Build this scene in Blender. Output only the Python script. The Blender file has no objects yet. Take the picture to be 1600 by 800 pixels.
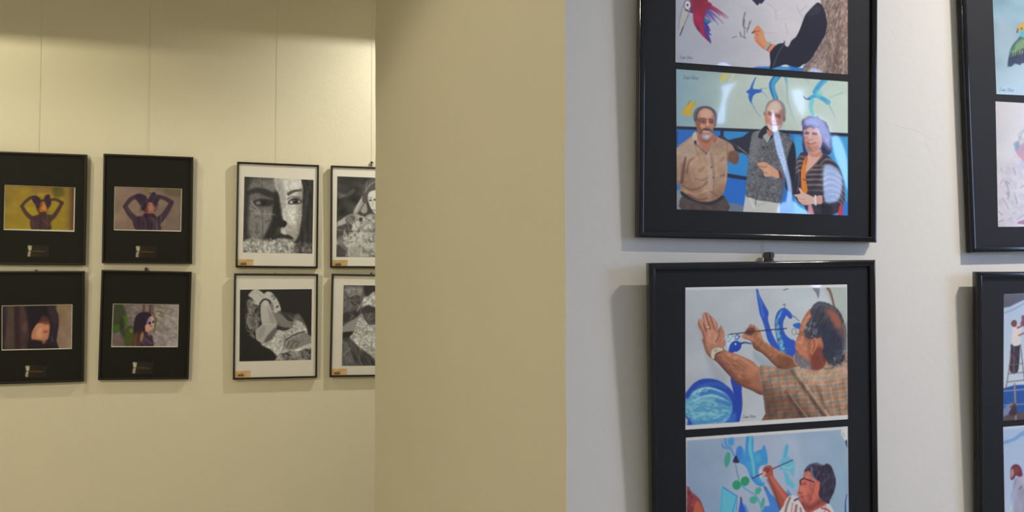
import bpy, bmesh, math, random
import numpy as np
from mathutils import Matrix, Vector

scn = bpy.context.scene
COL = scn.collection
EYE = 1.6                      # camera height above the floor
F, YAW, PITCH = 1500.0, 0.29114958, 0.04045796
YR, YL = 1.63706629, 4.76753715     # near (right) wall plane and far wall plane
XC, YE = 0.5921, 3.9288             # corner of the pier and far end of its side face

# ------------------------------------------------------------------ camera
cam = bpy.data.cameras.new('camera'); cam_o = bpy.data.objects.new('camera', cam); COL.objects.link(cam_o)
cam.sensor_width = 36.0; cam.lens = 36.0 * F / 1600.0; cam.clip_start = 0.02
cam_o.location = (0, 0, EYE); cam_o.rotation_euler = (math.pi / 2 + PITCH, 0, -YAW)
scn.camera = cam_o
# ------------------------------------------------------------------ world, exposure
w = bpy.data.worlds.new('world'); scn.world = w; w.use_nodes = True
bg = w.node_tree.nodes['Background']; bg.inputs[0].default_value = (.55, .72, 1, 1); bg.inputs[1].default_value = .6
vs = scn.view_settings; vs.view_transform = 'Standard'; vs.look = 'None'; vs.gamma = 1; vs.use_curve_mapping = False
vs.exposure = 0.0

# ------------------------------------------------------------------ lights
def lamp(name, kind, loc, power, col, target=None, **kw):
    l = bpy.data.lights.new(name, kind); l.energy = power; l.color = col
    for k, v in kw.items(): setattr(l, k, v)
    o = bpy.data.objects.new(name, l); COL.objects.link(o); o.location = loc
    if target is not None:
        o.rotation_euler = (Vector(target) - Vector(loc)).to_track_quat('-Z', 'Y').to_euler()
    return o
WARM = (1.0, .86, .55)
COOL = (.62, .79, 1.0)
# two ceiling lamps that wash the far wall
PW = dict(far_r=97, far_l=34, room=130, near=52, window=50, sky=2.2)
PC = dict(far_r=(1, .975, .84), far_l=(1, .94, .62), room=(1, .91, .67), near=(1, .887, .73), window=(.34, .55, 1), sky=(.92, .92, .9))
#PWC
bg.inputs[0].default_value = (*PC['sky'], 1); bg.inputs[1].default_value = PW['sky']
lamp('far_lamp', 'SPOT', (1.42, 4.12, 3.30), PW['far_r'], PC['far_r'], (1.0, YL, 1.9), spot_size=math.radians(118), spot_blend=.9, shadow_soft_size=.022)
lamp('far_lamp', 'SPOT', (-1.35, 4.12, 3.385), PW['far_l'], PC['far_l'], (-1.0, YL, 1.9), spot_size=math.radians(118), spot_blend=.9, shadow_soft_size=.022)
# added fill lamp for the far room; its cone spares the upper wall
lamp('room_fill', 'SPOT', (-2.5, 1.75, 3.05), PW['room'], PC['room'], (-2.5, 1.75, 0), spot_size=math.radians(168), spot_blend=.12, shadow_soft_size=.08)
# three-lamp ceiling cluster over the near room, warm
for k in range(3):
    lamp('near_lamp', 'SPOT', (2.15 + .08 * k, .54, 3.2), PW['near'], PC['near'], (2.3, YR, 1.9), spot_size=math.radians(120), spot_blend=1, shadow_soft_size=.025)
# daylight through the window in the side wall
lamp('window_light', 'AREA', (4.52, -.75, 2.2), PW['window'], PC['window'], (0, -.75, 2.2), shape='RECTANGLE', size=1.2, size_y=1.3)

# ------------------------------------------------------------------ helpers
def srgb2lin(c):
    c = np.asarray(c, dtype=np.float64)
    return np.where(c <= .04045, c / 12.92, ((c + .055) / 1.055) ** 2.4)
def lin2srgb(c):
    c = np.clip(c, 0, None)
    return np.where(c <= .0031308, c * 12.92, 1.055 * c ** (1 / 2.4) - .055)
def new_mat(name, col, rough=.6, spec=.5, bump=None, vary=0, coat=0):
    m = bpy.data.materials.new(name); m.use_nodes = True
    nt = m.node_tree; p = nt.nodes['Principled BSDF']
    p.inputs['Base Color'].default_value = (*col, 1); p.inputs['Roughness'].default_value = rough
    p.inputs['Specular IOR Level'].default_value = spec
    p.inputs['Coat Weight'].default_value = coat; p.inputs['Coat Roughness'].default_value = .05
    tc = nt.nodes.new('ShaderNodeTexCoord')
    if vary:
        n = nt.nodes.new('ShaderNodeTexNoise'); n.inputs['Scale'].default_value = 3; n.inputs['Detail'].default_value = 6
        nt.links.new(tc.outputs['Object'], n.inputs['Vector'])
        r = nt.nodes.new('ShaderNodeMapRange'); r.inputs[3].default_value = 1 - vary; r.inputs[4].default_value = 1 + vary
        nt.links.new(n.outputs['Fac'], r.inputs[0])
        mx = nt.nodes.new('ShaderNodeVectorMath'); mx.operation = 'SCALE'; mx.inputs[0].default_value = col
        nt.links.new(r.outputs[0], mx.inputs['Scale']); nt.links.new(mx.outputs[0], p.inputs['Base Color'])
    prev = None
    for sc, st, det in (bump or ()):
        n = nt.nodes.new('ShaderNodeTexNoise'); n.inputs['Scale'].default_value = sc; n.inputs['Detail'].default_value = det
        nt.links.new(tc.outputs['Object'], n.inputs['Vector'])
        b = nt.nodes.new('ShaderNodeBump'); b.inputs['Strength'].default_value = st; b.inputs['Distance'].default_value = .01
        nt.links.new(n.outputs['Fac'], b.inputs['Height'])
        if prev: nt.links.new(prev.outputs[0], b.inputs['Normal'])
        prev = b
    if prev: nt.links.new(prev.outputs[0], p.inputs['Normal'])
    return m
M = {}
M['white_wall'] = new_mat('white_plaster', (.80, .79, .775), .85, .2, [(5, .06, 3), (60, .05, 6)], .02)
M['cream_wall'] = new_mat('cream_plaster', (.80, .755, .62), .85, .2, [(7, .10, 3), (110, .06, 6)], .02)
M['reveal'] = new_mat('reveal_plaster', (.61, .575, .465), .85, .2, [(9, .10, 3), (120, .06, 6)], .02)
M['ceiling'] = new_mat('ceiling_paint', (.82, .77, .66), .9, .2, [(60, .05, 4)])
M['floor'] = new_mat('floor_stone', (.58, .52, .41), .5, .4, [(30, .05, 4)], .1)
M['gloss_black'] = new_mat('gloss_black_lacquer', (.007, .007, .011), .09, .35, coat=.25)
M['satin_black'] = new_mat('satin_black_wood', (.018, .014, .012), .4, .4)
M['mat_black'] = new_mat('black_mat_board', (.015, .016, .020), .6, .22, [(400, .05, 2)])
M['mat_black2'] = new_mat('warm_black_mat_board', (.013, .0125, .0105), .7, .22, [(400, .05, 2)])
M['sheet'] = new_mat('white_poster_paper', (.80, .78, .76), .6, .3, [(6, .05, 2)])
M['bevel'] = new_mat('white_bevel_core', (.62, .60, .52), .8, .2)
M['board'] = new_mat('grey_backing_board', (.25, .22, .18), .8, .2)
M['wire'] = new_mat('clear_nylon', (.68, .65, .55), .3, .5)
M['clip'] = new_mat('dull_metal_clip', (.10, .09, .075), .35, .5); M['clip'].node_tree.nodes['Principled BSDF'].inputs['Metallic'].default_value = .7
M['window_white'] = new_mat('white_window_paint', (.8, .8, .8), .4)
M['paper_edge'] = new_mat('print_paper_edge', (.8, .8, .8), .5)

def link(name, verts, faces, mats, parent=None, uvs=None, slots=None, smooth=False):
    me = bpy.data.meshes.new(name); me.from_pydata([tuple(v) for v in verts], [], faces)
    for m in (mats if isinstance(mats, (list, tuple)) else [mats]): me.materials.append(m)
    if slots:
        for p, s in zip(me.polygons, slots): p.material_index = s
    if uvs is not None:
        ul = me.uv_layers.new(name='UVMap')
        for p in me.polygons:
            for li, vi in zip(p.loop_indices, p.vertices): ul.data[li].uv = uvs[vi]
    if smooth:
        for p in me.polygons: p.use_smooth = True
    me.update()
    o = bpy.data.objects.new(name, me); COL.objects.link(o)
    if parent: o.parent = parent
    return o
def box(x0, x1, y0, y1, z0, z1):
    v = [(x, y, z) for x in (x0, x1) for y in (y0, y1) for z in (z0, z1)]
    f = [(0, 1, 3, 2), (4, 6, 7, 5), (0, 4, 5, 1), (2, 3, 7, 6), (0, 2, 6, 4), (1, 5, 7, 3)]
    return v, f
def struct(name, v, f, m, **k):
    o = link(name, v, f, m, **k); o['kind'] = 'structure'; return o

# ------------------------------------------------------------------ setting
CZ = 3.42; X0, X1, Y0 = -3.3, 4.6, -3.0
T = .15
struct('floor', *box(X0 - T, X1 + T, Y0 - T, YL + T, -.1, 0), M['floor'])
struct('ceiling', *box(X0 - T, X1 + T, Y0 - T, YL + T, CZ, CZ + .1), M['ceiling'])
struct('wall_back', *box(X0 - T, X1 + T, YL, YL + T, 0, CZ), M['cream_wall'])
struct('wall_left', *box(X0 - T, X0, Y0, YL, 0, CZ), M['cream_wall'])
struct('wall_front', *box(X0 - T, X1 + T, Y0 - T, Y0, 0, CZ), M['white_wall'])
# side wall with the window opening
wy0, wy1, wz0, wz1 = -1.4, -.1, 1.5, 2.9
v, f = [], []
for b in ((X1, X1 + T, Y0, wy0, 0, CZ), (X1, X1 + T, wy1, YR, 0, CZ), (X1, X1 + T, wy0, wy1, 0, wz0), (X1, X1 + T, wy0, wy1, wz1, CZ), (X1, X1 + T, YE, YL, 0, CZ)):
    bv, bf = box(*b); f += [tuple(i + len(v) for i in q) for q in bf]; v += bv
struct('wall_right', v, f, M['white_wall'])
wf = struct('window_1', *box(X1 + .04, X1 + .09, wy0, wy0 + .05, wz0, wz1), M['window_white'])
for b in ((X1 + .04, X1 + .09, wy1 - .05, wy1, wz0, wz1), (X1 + .04, X1 + .09, wy0, wy1, wz0, wz0 + .05), (X1 + .04, X1 + .09, wy0, wy1, wz1 - .05, wz1), (X1 + .04, X1 + .09, (wy0 + wy1) / 2 - .025, (wy0 + wy1) / 2 + .025, wz0, wz1)):
    link('window_frame', *box(*b), M['window_white'], wf)
# pier: the near white wall, its cream side face and the rear
rnd = random.Random(4)
v, f, s = [], [], []
NZ = 28
zs = [CZ * i / NZ for i in range(NZ + 1)]
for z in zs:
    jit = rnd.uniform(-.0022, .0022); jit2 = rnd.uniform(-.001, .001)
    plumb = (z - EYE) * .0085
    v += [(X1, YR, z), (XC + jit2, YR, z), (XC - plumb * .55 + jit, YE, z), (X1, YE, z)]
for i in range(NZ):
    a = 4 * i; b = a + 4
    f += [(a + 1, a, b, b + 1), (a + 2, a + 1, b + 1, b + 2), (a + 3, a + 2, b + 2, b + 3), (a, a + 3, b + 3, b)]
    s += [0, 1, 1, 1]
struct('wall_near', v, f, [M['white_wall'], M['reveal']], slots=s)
# unseen board added to cut the far lamps' light off in a straight line
struct('cutoff_board_1', *box(X0, X1, YL - .36, YL - .34, 3.104, CZ), M['ceiling'])

# ------------------------------------------------------------------ projection
cy, sy, cp, sp = math.cos(YAW), math.sin(YAW), math.cos(PITCH), math.sin(PITCH)
def ray(px, py):
    a, b = (px - 800) / F, (400 - py) / F
    fw, u = cp - sp * b, sp + cp * b
    return Vector((cy * a + sy * fw, -sy * a + cy * fw, u))
def project(p):
    x, y, z = p[0], p[1], p[2] - EYE
    xr, fw = cy * x - sy * y, sy * x + cy * y
    d, u = cp * fw + sp * z, -sp * fw + cp * z
    return 800 + F * xr / d, 400 - F * u / d
def on_plane(mat, px, py, yp):
    inv = mat.inverted(); o = inv @ Vector((0, 0, EYE)); d = inv.to_3x3() @ ray(px, py)
    t = (yp - o.y) / d.y; q = o + t * d
    return q.x, q.z

# small cracks and chips that stand proud of the near wall's plaster
wall_near = bpy.data.objects['wall_near']
for s_ in ([(1398, 194), (1412, 199), (1432, 203), (1455, 217), (1471, 214)], [(1445, 223), (1450, 231), (1455, 239)], [(1393, 47), (1397, 54), (1400, 64)], [(898, 513), (905, 514), (911, 520)], [(900, 532), (908, 531)], [(1484, 165), (1489, 163)]):
    q = [ray(*c) for c in s_]; q = [(d.x / d.y * YR, d.z / d.y * YR + EYE) for d in q]
    v, f = [], []
    for i, (x, z) in enumerate(q):
        a, c = q[max(i - 1, 0)], q[min(i + 1, len(q) - 1)]
        t = Vector((c[0] - a[0], c[1] - a[1])).normalized(); h = .0022 if 0 < i < len(q) - 1 else .0008
        v += [(x - t.y * h, YR + .0003, z + t.x * h), (x, YR - .00028, z), (x + t.y * h, YR + .0003, z - t.x * h)]
        if i: k = 3 * i; f += [(k, k + 1, k - 2, k - 3), (k + 1, k + 2, k - 1, k - 2)]
    link('plaster_crack', v, f, M['white_wall'], wall_near)

# ------------------------------------------------------------------ painter for the flat prints
def pts(s):
    if isinstance(s, str): return np.array([[float(c) for c in t.split(',')] for t in s.split()])
    return np.asarray(s, dtype=float)
def crom(P, closed, n=3):
    N = len(P)
    if N < 3: return P
    out = []
    for i in range(N if closed else N - 1):
        if closed: p0, p1, p2, p3 = P[i - 1], P[i], P[(i + 1) % N], P[(i + 2) % N]
        else: p0, p1, p2, p3 = P[max(i - 1, 0)], P[i], P[i + 1], P[min(i + 2, N - 1)]
        for k in range(n):
            t = k / n
            out.append(.5 * (2 * p1 + (p2 - p0) * t + (2 * p0 - 5 * p1 + 4 * p2 - p3) * t * t + (3 * p1 - p0 - 3 * p2 + p3) * t ** 3))
    if not closed: out.append(P[-1])
    return np.array(out)
class Pic:
    """a photo print painted stroke by stroke; coordinates are those of the reference sketch"""
    def __init__(s, mat, yp, quad, k, bgc):
        s.loc = [on_plane(mat, *q, yp) for q in quad]           # TL TR BR BL on the mat plane
        s.yp = yp
        q = np.array(quad, float)
        s.W = int(k * .5 * (np.hypot(*(q[1] - q[0])) + np.hypot(*(q[2] - q[3])))); s.H = int(k * .5 * (np.hypot(*(q[3] - q[0])) + np.hypot(*(q[2] - q[1]))))
        d = np.array([[0, 0], [s.W, 0], [s.W, s.H], [0, s.H]], float); A = []
        for (x, y), (u, v) in zip(q, d):
            A.append([x, y, 1, 0, 0, 0, -u * x, -u * y, u]); A.append([0, 0, 0, x, y, 1, -v * x, -v * y, v])
        A = np.array(A); h = np.linalg.solve(A[:, :8], A[:, 8]); s.Hm = np.append(h, 1).reshape(3, 3)
        s.k = k; s.a = np.ones((s.H, s.W, 3), np.float32) * np.array(bgc, np.float32) / 255; s.clip = s.base = None
        s.yy, s.xx = np.mgrid[0:s.H, 0:s.W].astype(np.float32) + .5
    def m(s, P):
        P = pts(P); h = np.c_[P, np.ones(len(P))] @ s.Hm.T
        return h[:, :2] / h[:, 2:]
    def _reg(s, P, pad):
        x0, y0 = np.floor(P.min(0) - pad).astype(int); x1, y1 = np.ceil(P.max(0) + pad).astype(int)
        x0, y0 = max(x0, 0), max(y0, 0); x1, y1 = min(x1, s.W), min(y1, s.H)
        return (slice(y0, y1), slice(x0, x1)) if x1 > x0 and y1 > y0 else None
    def _blend(s, r, al, col, mul):
        if s.clip is not None: al = al * s.clip[r]
        al = al[..., None]; c = np.array(col, np.float32)
        if mul: s.a[r] *= 1 + al * (c - 1)
        else: s.a[r] += al * (c / 255 - s.a[r])
    def cover(s, P, soft=1.2, sm=True):
        P = s.m(P)
        if sm: P = crom(P, True)
        P = P.astype(np.float32)
        r = s._reg(P, soft * s.k)
        if r is None: return None, None
        X, Y = s.xx[r], s.yy[r]; ins = np.zeros(X.shape, bool); d2 = np.full(X.shape, 1e9, np.float32)
        for (ax, ay), (bx, by) in zip(P, np.roll(P, -1, 0)):
            ex, ey = bx - ax, by - ay; L = ex * ex + ey * ey + 1e-9
            t = np.clip(((X - ax) * ex + (Y - ay) * ey) / L, 0, 1)
            np.minimum(d2, (X - ax - t * ex) ** 2 + (Y - ay - t * ey) ** 2, out=d2)
            if ay != by: ins ^= ((ay > Y) != (by > Y)) & (X < ax + (Y - ay) * ex / ey)
        sd = np.sqrt(d2); sd[ins] *= -1
        return r, np.clip(.5 - sd / max(soft * s.k, 1), 0, 1)
    def poly(s, P, col, soft=1.2, a=1, sm=True, mul=False):
        r, al = s.cover(P, soft, sm)
        if r is not None: s._blend(r, al * a, col, mul)
    def ell(s, cx, cy_, rx, ry, col, ang=0, soft=1.2, a=1, mul=False):
        t = np.linspace(0, 2 * np.pi, 14, endpoint=False); c, n = math.cos(math.radians(ang)), math.sin(math.radians(ang))
        x, y = rx * np.cos(t), ry * np.sin(t)
        s.poly(np.c_[cx + c * x - n * y, cy_ + n * x + c * y], col, soft, a, True, mul)
    def line(s, P, wd, col, soft=1, a=1, sm=True, mul=False):
        P = s.m(P)
        if sm: P = crom(P, False)
        P = P.astype(np.float32); w0, w1 = (wd if isinstance(wd, (tuple, list)) else (wd, wd))
        r = s._reg(P, (max(w0, w1) + soft) * s.k)
        if r is None: return
        X, Y = s.xx[r], s.yy[r]; best = np.full(X.shape, 1e9, np.float32); n = len(P) - 1
        for i in range(n):
            ax, ay = P[i]; ex, ey = P[i + 1] - P[i]; L = ex * ex + ey * ey + 1e-9
            t = np.clip(((X - ax) * ex + (Y - ay) * ey) / L, 0, 1)
            hw = .5 * s.k * (w0 + (w1 - w0) * (i + t) / n)
            np.minimum(best, np.sqrt((X - ax - t * ex) ** 2 + (Y - ay - t * ey) ** 2) - hw, out=best)
        s._blend(r, np.clip(.5 - best / max(soft * s.k, 1), 0, 1) * a, col, mul)
    def setclip(s, P=None, soft=1.2, sm=True):
        s.clip = s.base
        if P is None: return
        r, al = s.cover(P, soft, sm); s.clip = np.zeros((s.H, s.W), np.float32); s.clip[r] = al
        if s.base is not None: s.clip *= s.base
    def border(s, P):
        """everything painted from here on stays inside the white margin P"""
        s.base = None; s.setclip(P, 1, False); s.base = s.clip
    def grad(s, p0, c0, p1, c1):
        a, b = s.m([p0, p1]); e = b - a; t = np.clip(((s.xx - a[0]) * e[0] + (s.yy - a[1]) * e[1]) / (e @ e), 0, 1)[..., None]
        c = (np.array(c0) * (1 - t) + np.array(c1) * t) / 255
        m = 1 if s.clip is None else s.clip[..., None]
        s.a += m * (c - s.a)
    def noise(s, P, amp, sx, sy=None, ang=0, seed=0, tint=(1, 1, 1), oct_=2, sharp=1.0):
        sy = sy or sx
        if P is None: r, al = (slice(0, s.H), slice(0, s.W)), np.ones((s.H, s.W), np.float32)
        else: r, al = s.cover(P)
        if r is None: return
        X, Y = s.xx[r] / s.k, s.yy[r] / s.k; c, n = math.cos(math.radians(ang)), math.sin(math.radians(ang))
        u, v = (c * X + n * Y), (-n * X + c * Y); g = np.random.RandomState(seed); tot = 0
        for o in range(oct_):
            q = 2 ** o; G = g.rand(97, 97).astype(np.float32) * 2 - 1
            a, b = u * q / sx + 40, v * q / sy + 40; i, j = np.floor(a).astype(int), np.floor(b).astype(int); fa, fb = a - i, b - j
            fa, fb = fa * fa * (3 - 2 * fa), fb * fb * (3 - 2 * fb); i %= 96; j %= 96
            tot = tot + (G[j, i] * (1 - fa) * (1 - fb) + G[j, i + 1] * fa * (1 - fb) + G[j + 1, i] * (1 - fa) * fb + G[j + 1, i + 1] * fa * fb) / q
        tot = np.clip(tot * sharp, -1.5, 1.5)
        if s.clip is not None: al = al * s.clip[r]
        s.a[r] *= np.clip(1 + (al * amp * tot)[..., None] * np.array(tint, np.float32), .05, 4)
    LET = {'J': [[(.1, .95), (.45, .95)], [(.3, .95), (.22, .2), (.08, .0), (-.05, .1)]], 'o': [[(.3, .55), (.1, .45), (.05, .15), (.2, 0), (.38, .15), (.4, .42), (.3, .55)]],
           'a': [[(.38, .5), (.2, .55), (.05, .2), (.15, 0), (.35, .3)], [(.42, .55), (.35, .1), (.45, 0)]], 'n': [[(.1, .55), (.05, 0)], [(.07, .3), (.25, .55), (.35, .45), (.3, 0)]],
           'O': [[(.4, 1), (.12, .75), (.1, .25), (.3, 0), (.55, .2), (.6, .7), (.4, 1)]], 'l': [[(.15, 1), (.05, 0), (.15, 0)]], 'i': [[(.1, .55), (.05, 0)], [(.14, .8), (.15, .85)]],
           'v': [[(.05, .55), (.15, 0), (.4, .55)]], 'm': [[(.05, .55), (.03, 0)], [(.05, .35), (.2, .55), (.25, .4), (.22, 0)], [(.25, .35), (.42, .55), (.48, .4), (.45, 0)]], 'c': [[(.35, .5), (.2, .55), (.05, .25), (.15, 0), (.35, .1)]]}
    ADV = dict(J=.5, o=.48, a=.5, n=.45, O=.7, l=.25, i=.22, v=.45, m=.58, c=.4)
    def text(s, t, x, y, h, slope, col, wd=.6, a=.8, soft=.8):
        for ch in t:
            if ch == ' ': x += .3 * h; continue
            for st in s.LET[ch]: s.line([(x + h * (px + .12 * py), y - h * py + slope * h * px) for px, py in st], wd, col, soft, a, False)
            x += h * s.ADV[ch]; y += slope * h * s.ADV[ch]
    def finish(s, sig=.5, grain=.012):
        """the slight softness and grain of a printed photograph"""
        r = sig * s.k; n = max(1, int(3 * r)); g = np.exp(-.5 * (np.arange(-n, n + 1) / r) ** 2); g /= g.sum()
        for ax in (0, 1):
            q = np.pad(s.a, [(n, n) if i == ax else (0, 0) for i in range(3)], mode='edge'); L = s.a.shape[ax]
            s.a = sum(w_ * (q[i:i + L] if ax == 0 else q[:, i:i + L]) for i, w_ in enumerate(g)).astype(np.float32)
        s.clip = s.base = None; s.noise(None, grain, 1.4, 1.4, 0, 77, (1, 1, 1), 2)
    def curls(s, P, n, r, cols, seed=0, a=.6, soft=1.5):
        """small locks scattered inside a region"""
        g = random.Random(seed); P = pts(P); x0, y0 = P.min(0); x1, y1 = P.max(0)
        for _ in range(n):
            x, y, t = g.uniform(x0, x1), g.uniform(y0, y1), g.uniform(0, 6.3)
            ins = False
            for (ax, ay), (bx, by) in zip(P, np.roll(P, -1, 0)):
                if (ay > y) != (by > y) and x < ax + (y - ay) * (bx - ax) / (by - ay): ins = not ins
            if not ins: continue
            q = [(x + r * math.cos(t), y + r * math.sin(t)), (x + r * .6 * math.cos(t + 1), y + r * .6 * math.sin(t + 1)), (x + r * math.cos(t + 2.2), y + r * math.sin(t + 2.2))]
            s.line(q, (r * .55, r * .3), cols[g.randrange(len(cols))], soft, a)
    def image(s, name, illum):
        s.finish()
        """reflectance = painted tone / light that falls on this print"""
        al = lin2srgb(np.clip(srgb2lin(np.clip(s.a, 0, 1)) / np.array(illum), 0, .92))
        im = bpy.data.images.new(name, s.W, s.H); px = np.ones((s.H, s.W, 4), np.float32); px[..., :3] = al[::-1]
        im.pixels.foreach_set(px.ravel()); im.update(); im.pack()
        return im
INK = (70, 75, 85)
def paint_bird_print(m, yp):
    p = Pic(m, yp, [(1056.5, -121), (1324.5, -86), (1324.5, 116.4), (1055.5, 97.2)], 2.6, (175, 175, 184))
    p.grad((1060, 60), (157, 161, 173), (1230, 40), (190, 187, 193))
    p.noise(None, .02, 30, 20, 0, 3)
    p.poly('1150,118 1185,103 1205,104 1204,112', (150, 160, 200), 3, .5)
    p.poly('1150,122 1178,106 1192,104.5 1206,104 1256,102 1258,116 1200,116', (38, 104, 178), 2)
    p.poly('1204,108 1215,104.5 1235,105 1232,109', (90, 160, 215), 2, .6)
    p.poly('1222,103.5 1227,99.5 1234,104', (215, 215, 225), 1.2); p.poly('1247,105 1254.5,100 1255.5,106', (215, 215, 225), 1.2)
    # beak and eye
    p.poly('1068,8 1064,22 1061,38 1061,54 1063,55 1067,45 1072,31 1078,19 1073,14', (172, 169, 168), 1.5)
    p.line('1067.5,9 1064,22 1061.5,33 1060.5,46', (.9, .7), (95, 90, 110), .8, .8)
    p.line('1077,20 1072,32 1068,42 1062.5,55.5', (.9, 1.1), (80, 78, 92), .8, .8); p.line('1067.5,42 1062.6,55', 1.3, (55, 52, 66), .8)
    # bird
    p.poly('1080,-6 1104,-4 1107,2 1113,6 1110,14 1104,22 1101,31 1101,42 1104,52 1109,64 1103,60 1096,52 1090,46 1085,37 1083.5,28 1083,20 1080,14', (142, 26, 62), 1.5)
    p.poly('1086,-2 1100,0 1103,8 1098,16 1086,14', (120, 22, 45), 4, .8)
    p.ell(1092, 26, 6, 9, (165, 28, 85), 0, 5, .7); p.ell(1097, 46, 4, 10, (160, 25, 70), -20, 4, .7)
    for x1, y1, x2, y2, wd, c in [(1103, 4, 1139, 27, 3.4, (160, 35, 70)), (1104, 8, 1135.5, 28, 3, (140, 35, 85)), (1105, 7, 1130, 21, 4, (150, 30, 60)), (1104, 12, 1131, 36, 2.6, (120, 55, 115)),
                                  (1103, 14, 1123, 38, 3.2, (95, 75, 150)), (1102, 17, 1117, 33, 5, (90, 55, 140)), (1104, 16, 1120, 27, 5, (85, 75, 150)), (1103, 20, 1116, 30, 4, (70, 95, 165)), (1102, 23, 1113, 34, 4, (110, 60, 120)), (1106, 11, 1126, 24, 4, (105, 40, 110))]:
        p.line([(x1, y1), (.5 * x1 + .5 * x2 + 1, .5 * y1 + .5 * y2 - 1), (x2, y2)], (wd, .8), c, 1.4, .85)
    p.poly('1083,14 1092,10 1104,4 1112,7 1106,14 1103,22 1094,24', (138, 24, 58), 3, .8)
    p.poly('1101,28 1107,30 1111,34 1106,38 1108,44 1104,46 1101,38', (40, 75, 140), 2)
    p.ell(1105, 31.5, 3, 3, (45, 130, 165), 0, 2, .8)
    for a in ['1102,36 1106,44 1110.5,47', '1103,42 1107,50 1111.5,54', '1103,46 1105,54 1111,67', '1106,54 1109,60 1111,65', '1105,40 1108,44 1108,50']:
        p.line(a, (4.4, 1.4), (62, 48, 140), 1.3)
    p.line('1090,41 1094,48', 3, (85, 30, 80), 2, .8); p.line('1079,8 1081,18', 3.5, (85, 35, 95), 1.6)
    p.ell(1074.5, 7.5, 6, 8, (88, 92, 135), 0, 1.5); p.ell(1074.7, 7.8, 4.6, 6.8, (205, 200, 210), 0, 1); p.ell(1074.4, 7.7, 1.5, 1.9, (50, 40, 35), 0, 1)
    p.line('1071,15 1076,17.5 1083,19', 1.6, (75, 35, 85), 1)
    # pencil twig
    for a, wd in [('1165.5,19 1163,29 1162.5,37 1164.5,47 1164,58 1166,60', (2.2, 1)), ('1165,42 1170,45 1173,35 1175,32', 1.2), ('1171,40 1168,50', 1.5), ('1145,58.5 1152,56.5', 1.2), ('1157.5,50 1159,56', 2), ('1160,57 1166,58', 1.5), ('1164,30 1163,40', 2.6), ('1173,34 1172,37', 2.4)]:
        p.line(a, wd, (92, 90, 108), 1.2, .75)
    for a in ['1232,52 1228,36', '1200,4 1212,14 1214,30', '1213,16 1217,15', '1247,10 1250,18 1262,8', '1250,20 1256,26']: p.line(a, 1.4, (150, 150, 185), 1.5, .5)
    # hand, watch, brush
    p.line('1195,50.5 1206,50.7 1215,52', (1.4, 1), (190, 160, 165), 1)
    p.poly('1177,49 1180,44 1184,39.5 1188,41 1192,46 1194.5,50 1195.5,57 1199,64 1205,68 1213,70 1211,76 1206,82 1198,78 1190,73 1183,66 1179.5,59 1180,53', (206, 126, 92), 1.3)
    p.poly('1188,44 1194,52 1197,62 1203,68 1196,72 1188,60', (214, 142, 100), 3, .7); p.line('1180,47 1184,49 1188,47', 1.4, (150, 80, 60), 1, .8); p.line('1181,52 1186,54', 1.4, (165, 90, 65), 1, .7)
    p.line('1176.5,51 1180,49', 2, (90, 60, 60), 1); p.line('1182,63 1192,73 1204,81', 2, (165, 95, 75), 2, .6)
    p.line('1203.5,67 1199,74 1196.5,77', (4, 3), (150, 150, 155), 1); p.line('1206,69 1200,78', 1.3, (85, 70, 90), .8)
    # fur coat and dark sleeve
    p.setclip('1277,-90 1328,-90 1328,119 1254,115 1256,106 1262,96 1280,72 1288,50 1284,10', 1.5, False)
    p.grad((1262, 60), (118, 104, 100), (1325, 60), (134, 113, 104)); p.noise(None, .20, 2.4, 5, 12, 5, (1, 1.05, 1.05), 3, 1.2); p.noise(None, .12, 12, 40, 8, 9, (1, 1, 1))
    p.line('1314,40 1308,80 1300,110', 5, (95, 70, 66), 5, .6); p.line('1320,10 1318,40', 4, (105, 85, 80), 4, .5)
    p.setclip()
    p.poly('1204,84 1206,79 1212,72 1218,68 1225,67 1227.5,63 1227.5,70 1231,73 1234,71 1238,63 1245,57 1251,45 1256,31 1260,22 1268,13 1276,5 1280,4 1286,9 1290,20 1292.5,34 1292,44 1289,56 1284,64 1279,74 1274,82 1268,92 1260,99 1255,101 1250,105 1242,104.5 1234,102 1227,101 1219,103.5 1211,106 1204,108 1205,98', (25, 26, 42), 1.3)
    p.poly('1262,24 1270,12 1278,8 1284,14 1278,22 1268,24', (48, 44, 60), 4, .7)
    p.line('1227,68 1220,78 1215,88 1209.5,104', .9, (120, 120, 135), .8, .8)
    p.poly('1174,-6 1196,-6 1194,2 1190,5 1188,4 1185,7.5 1181,4', (38, 34, 58), 1.4)
    p.text('Joan Oliva', 1062, 91.5, 4.6, .03, INK, .6, .6)
    return p
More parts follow.
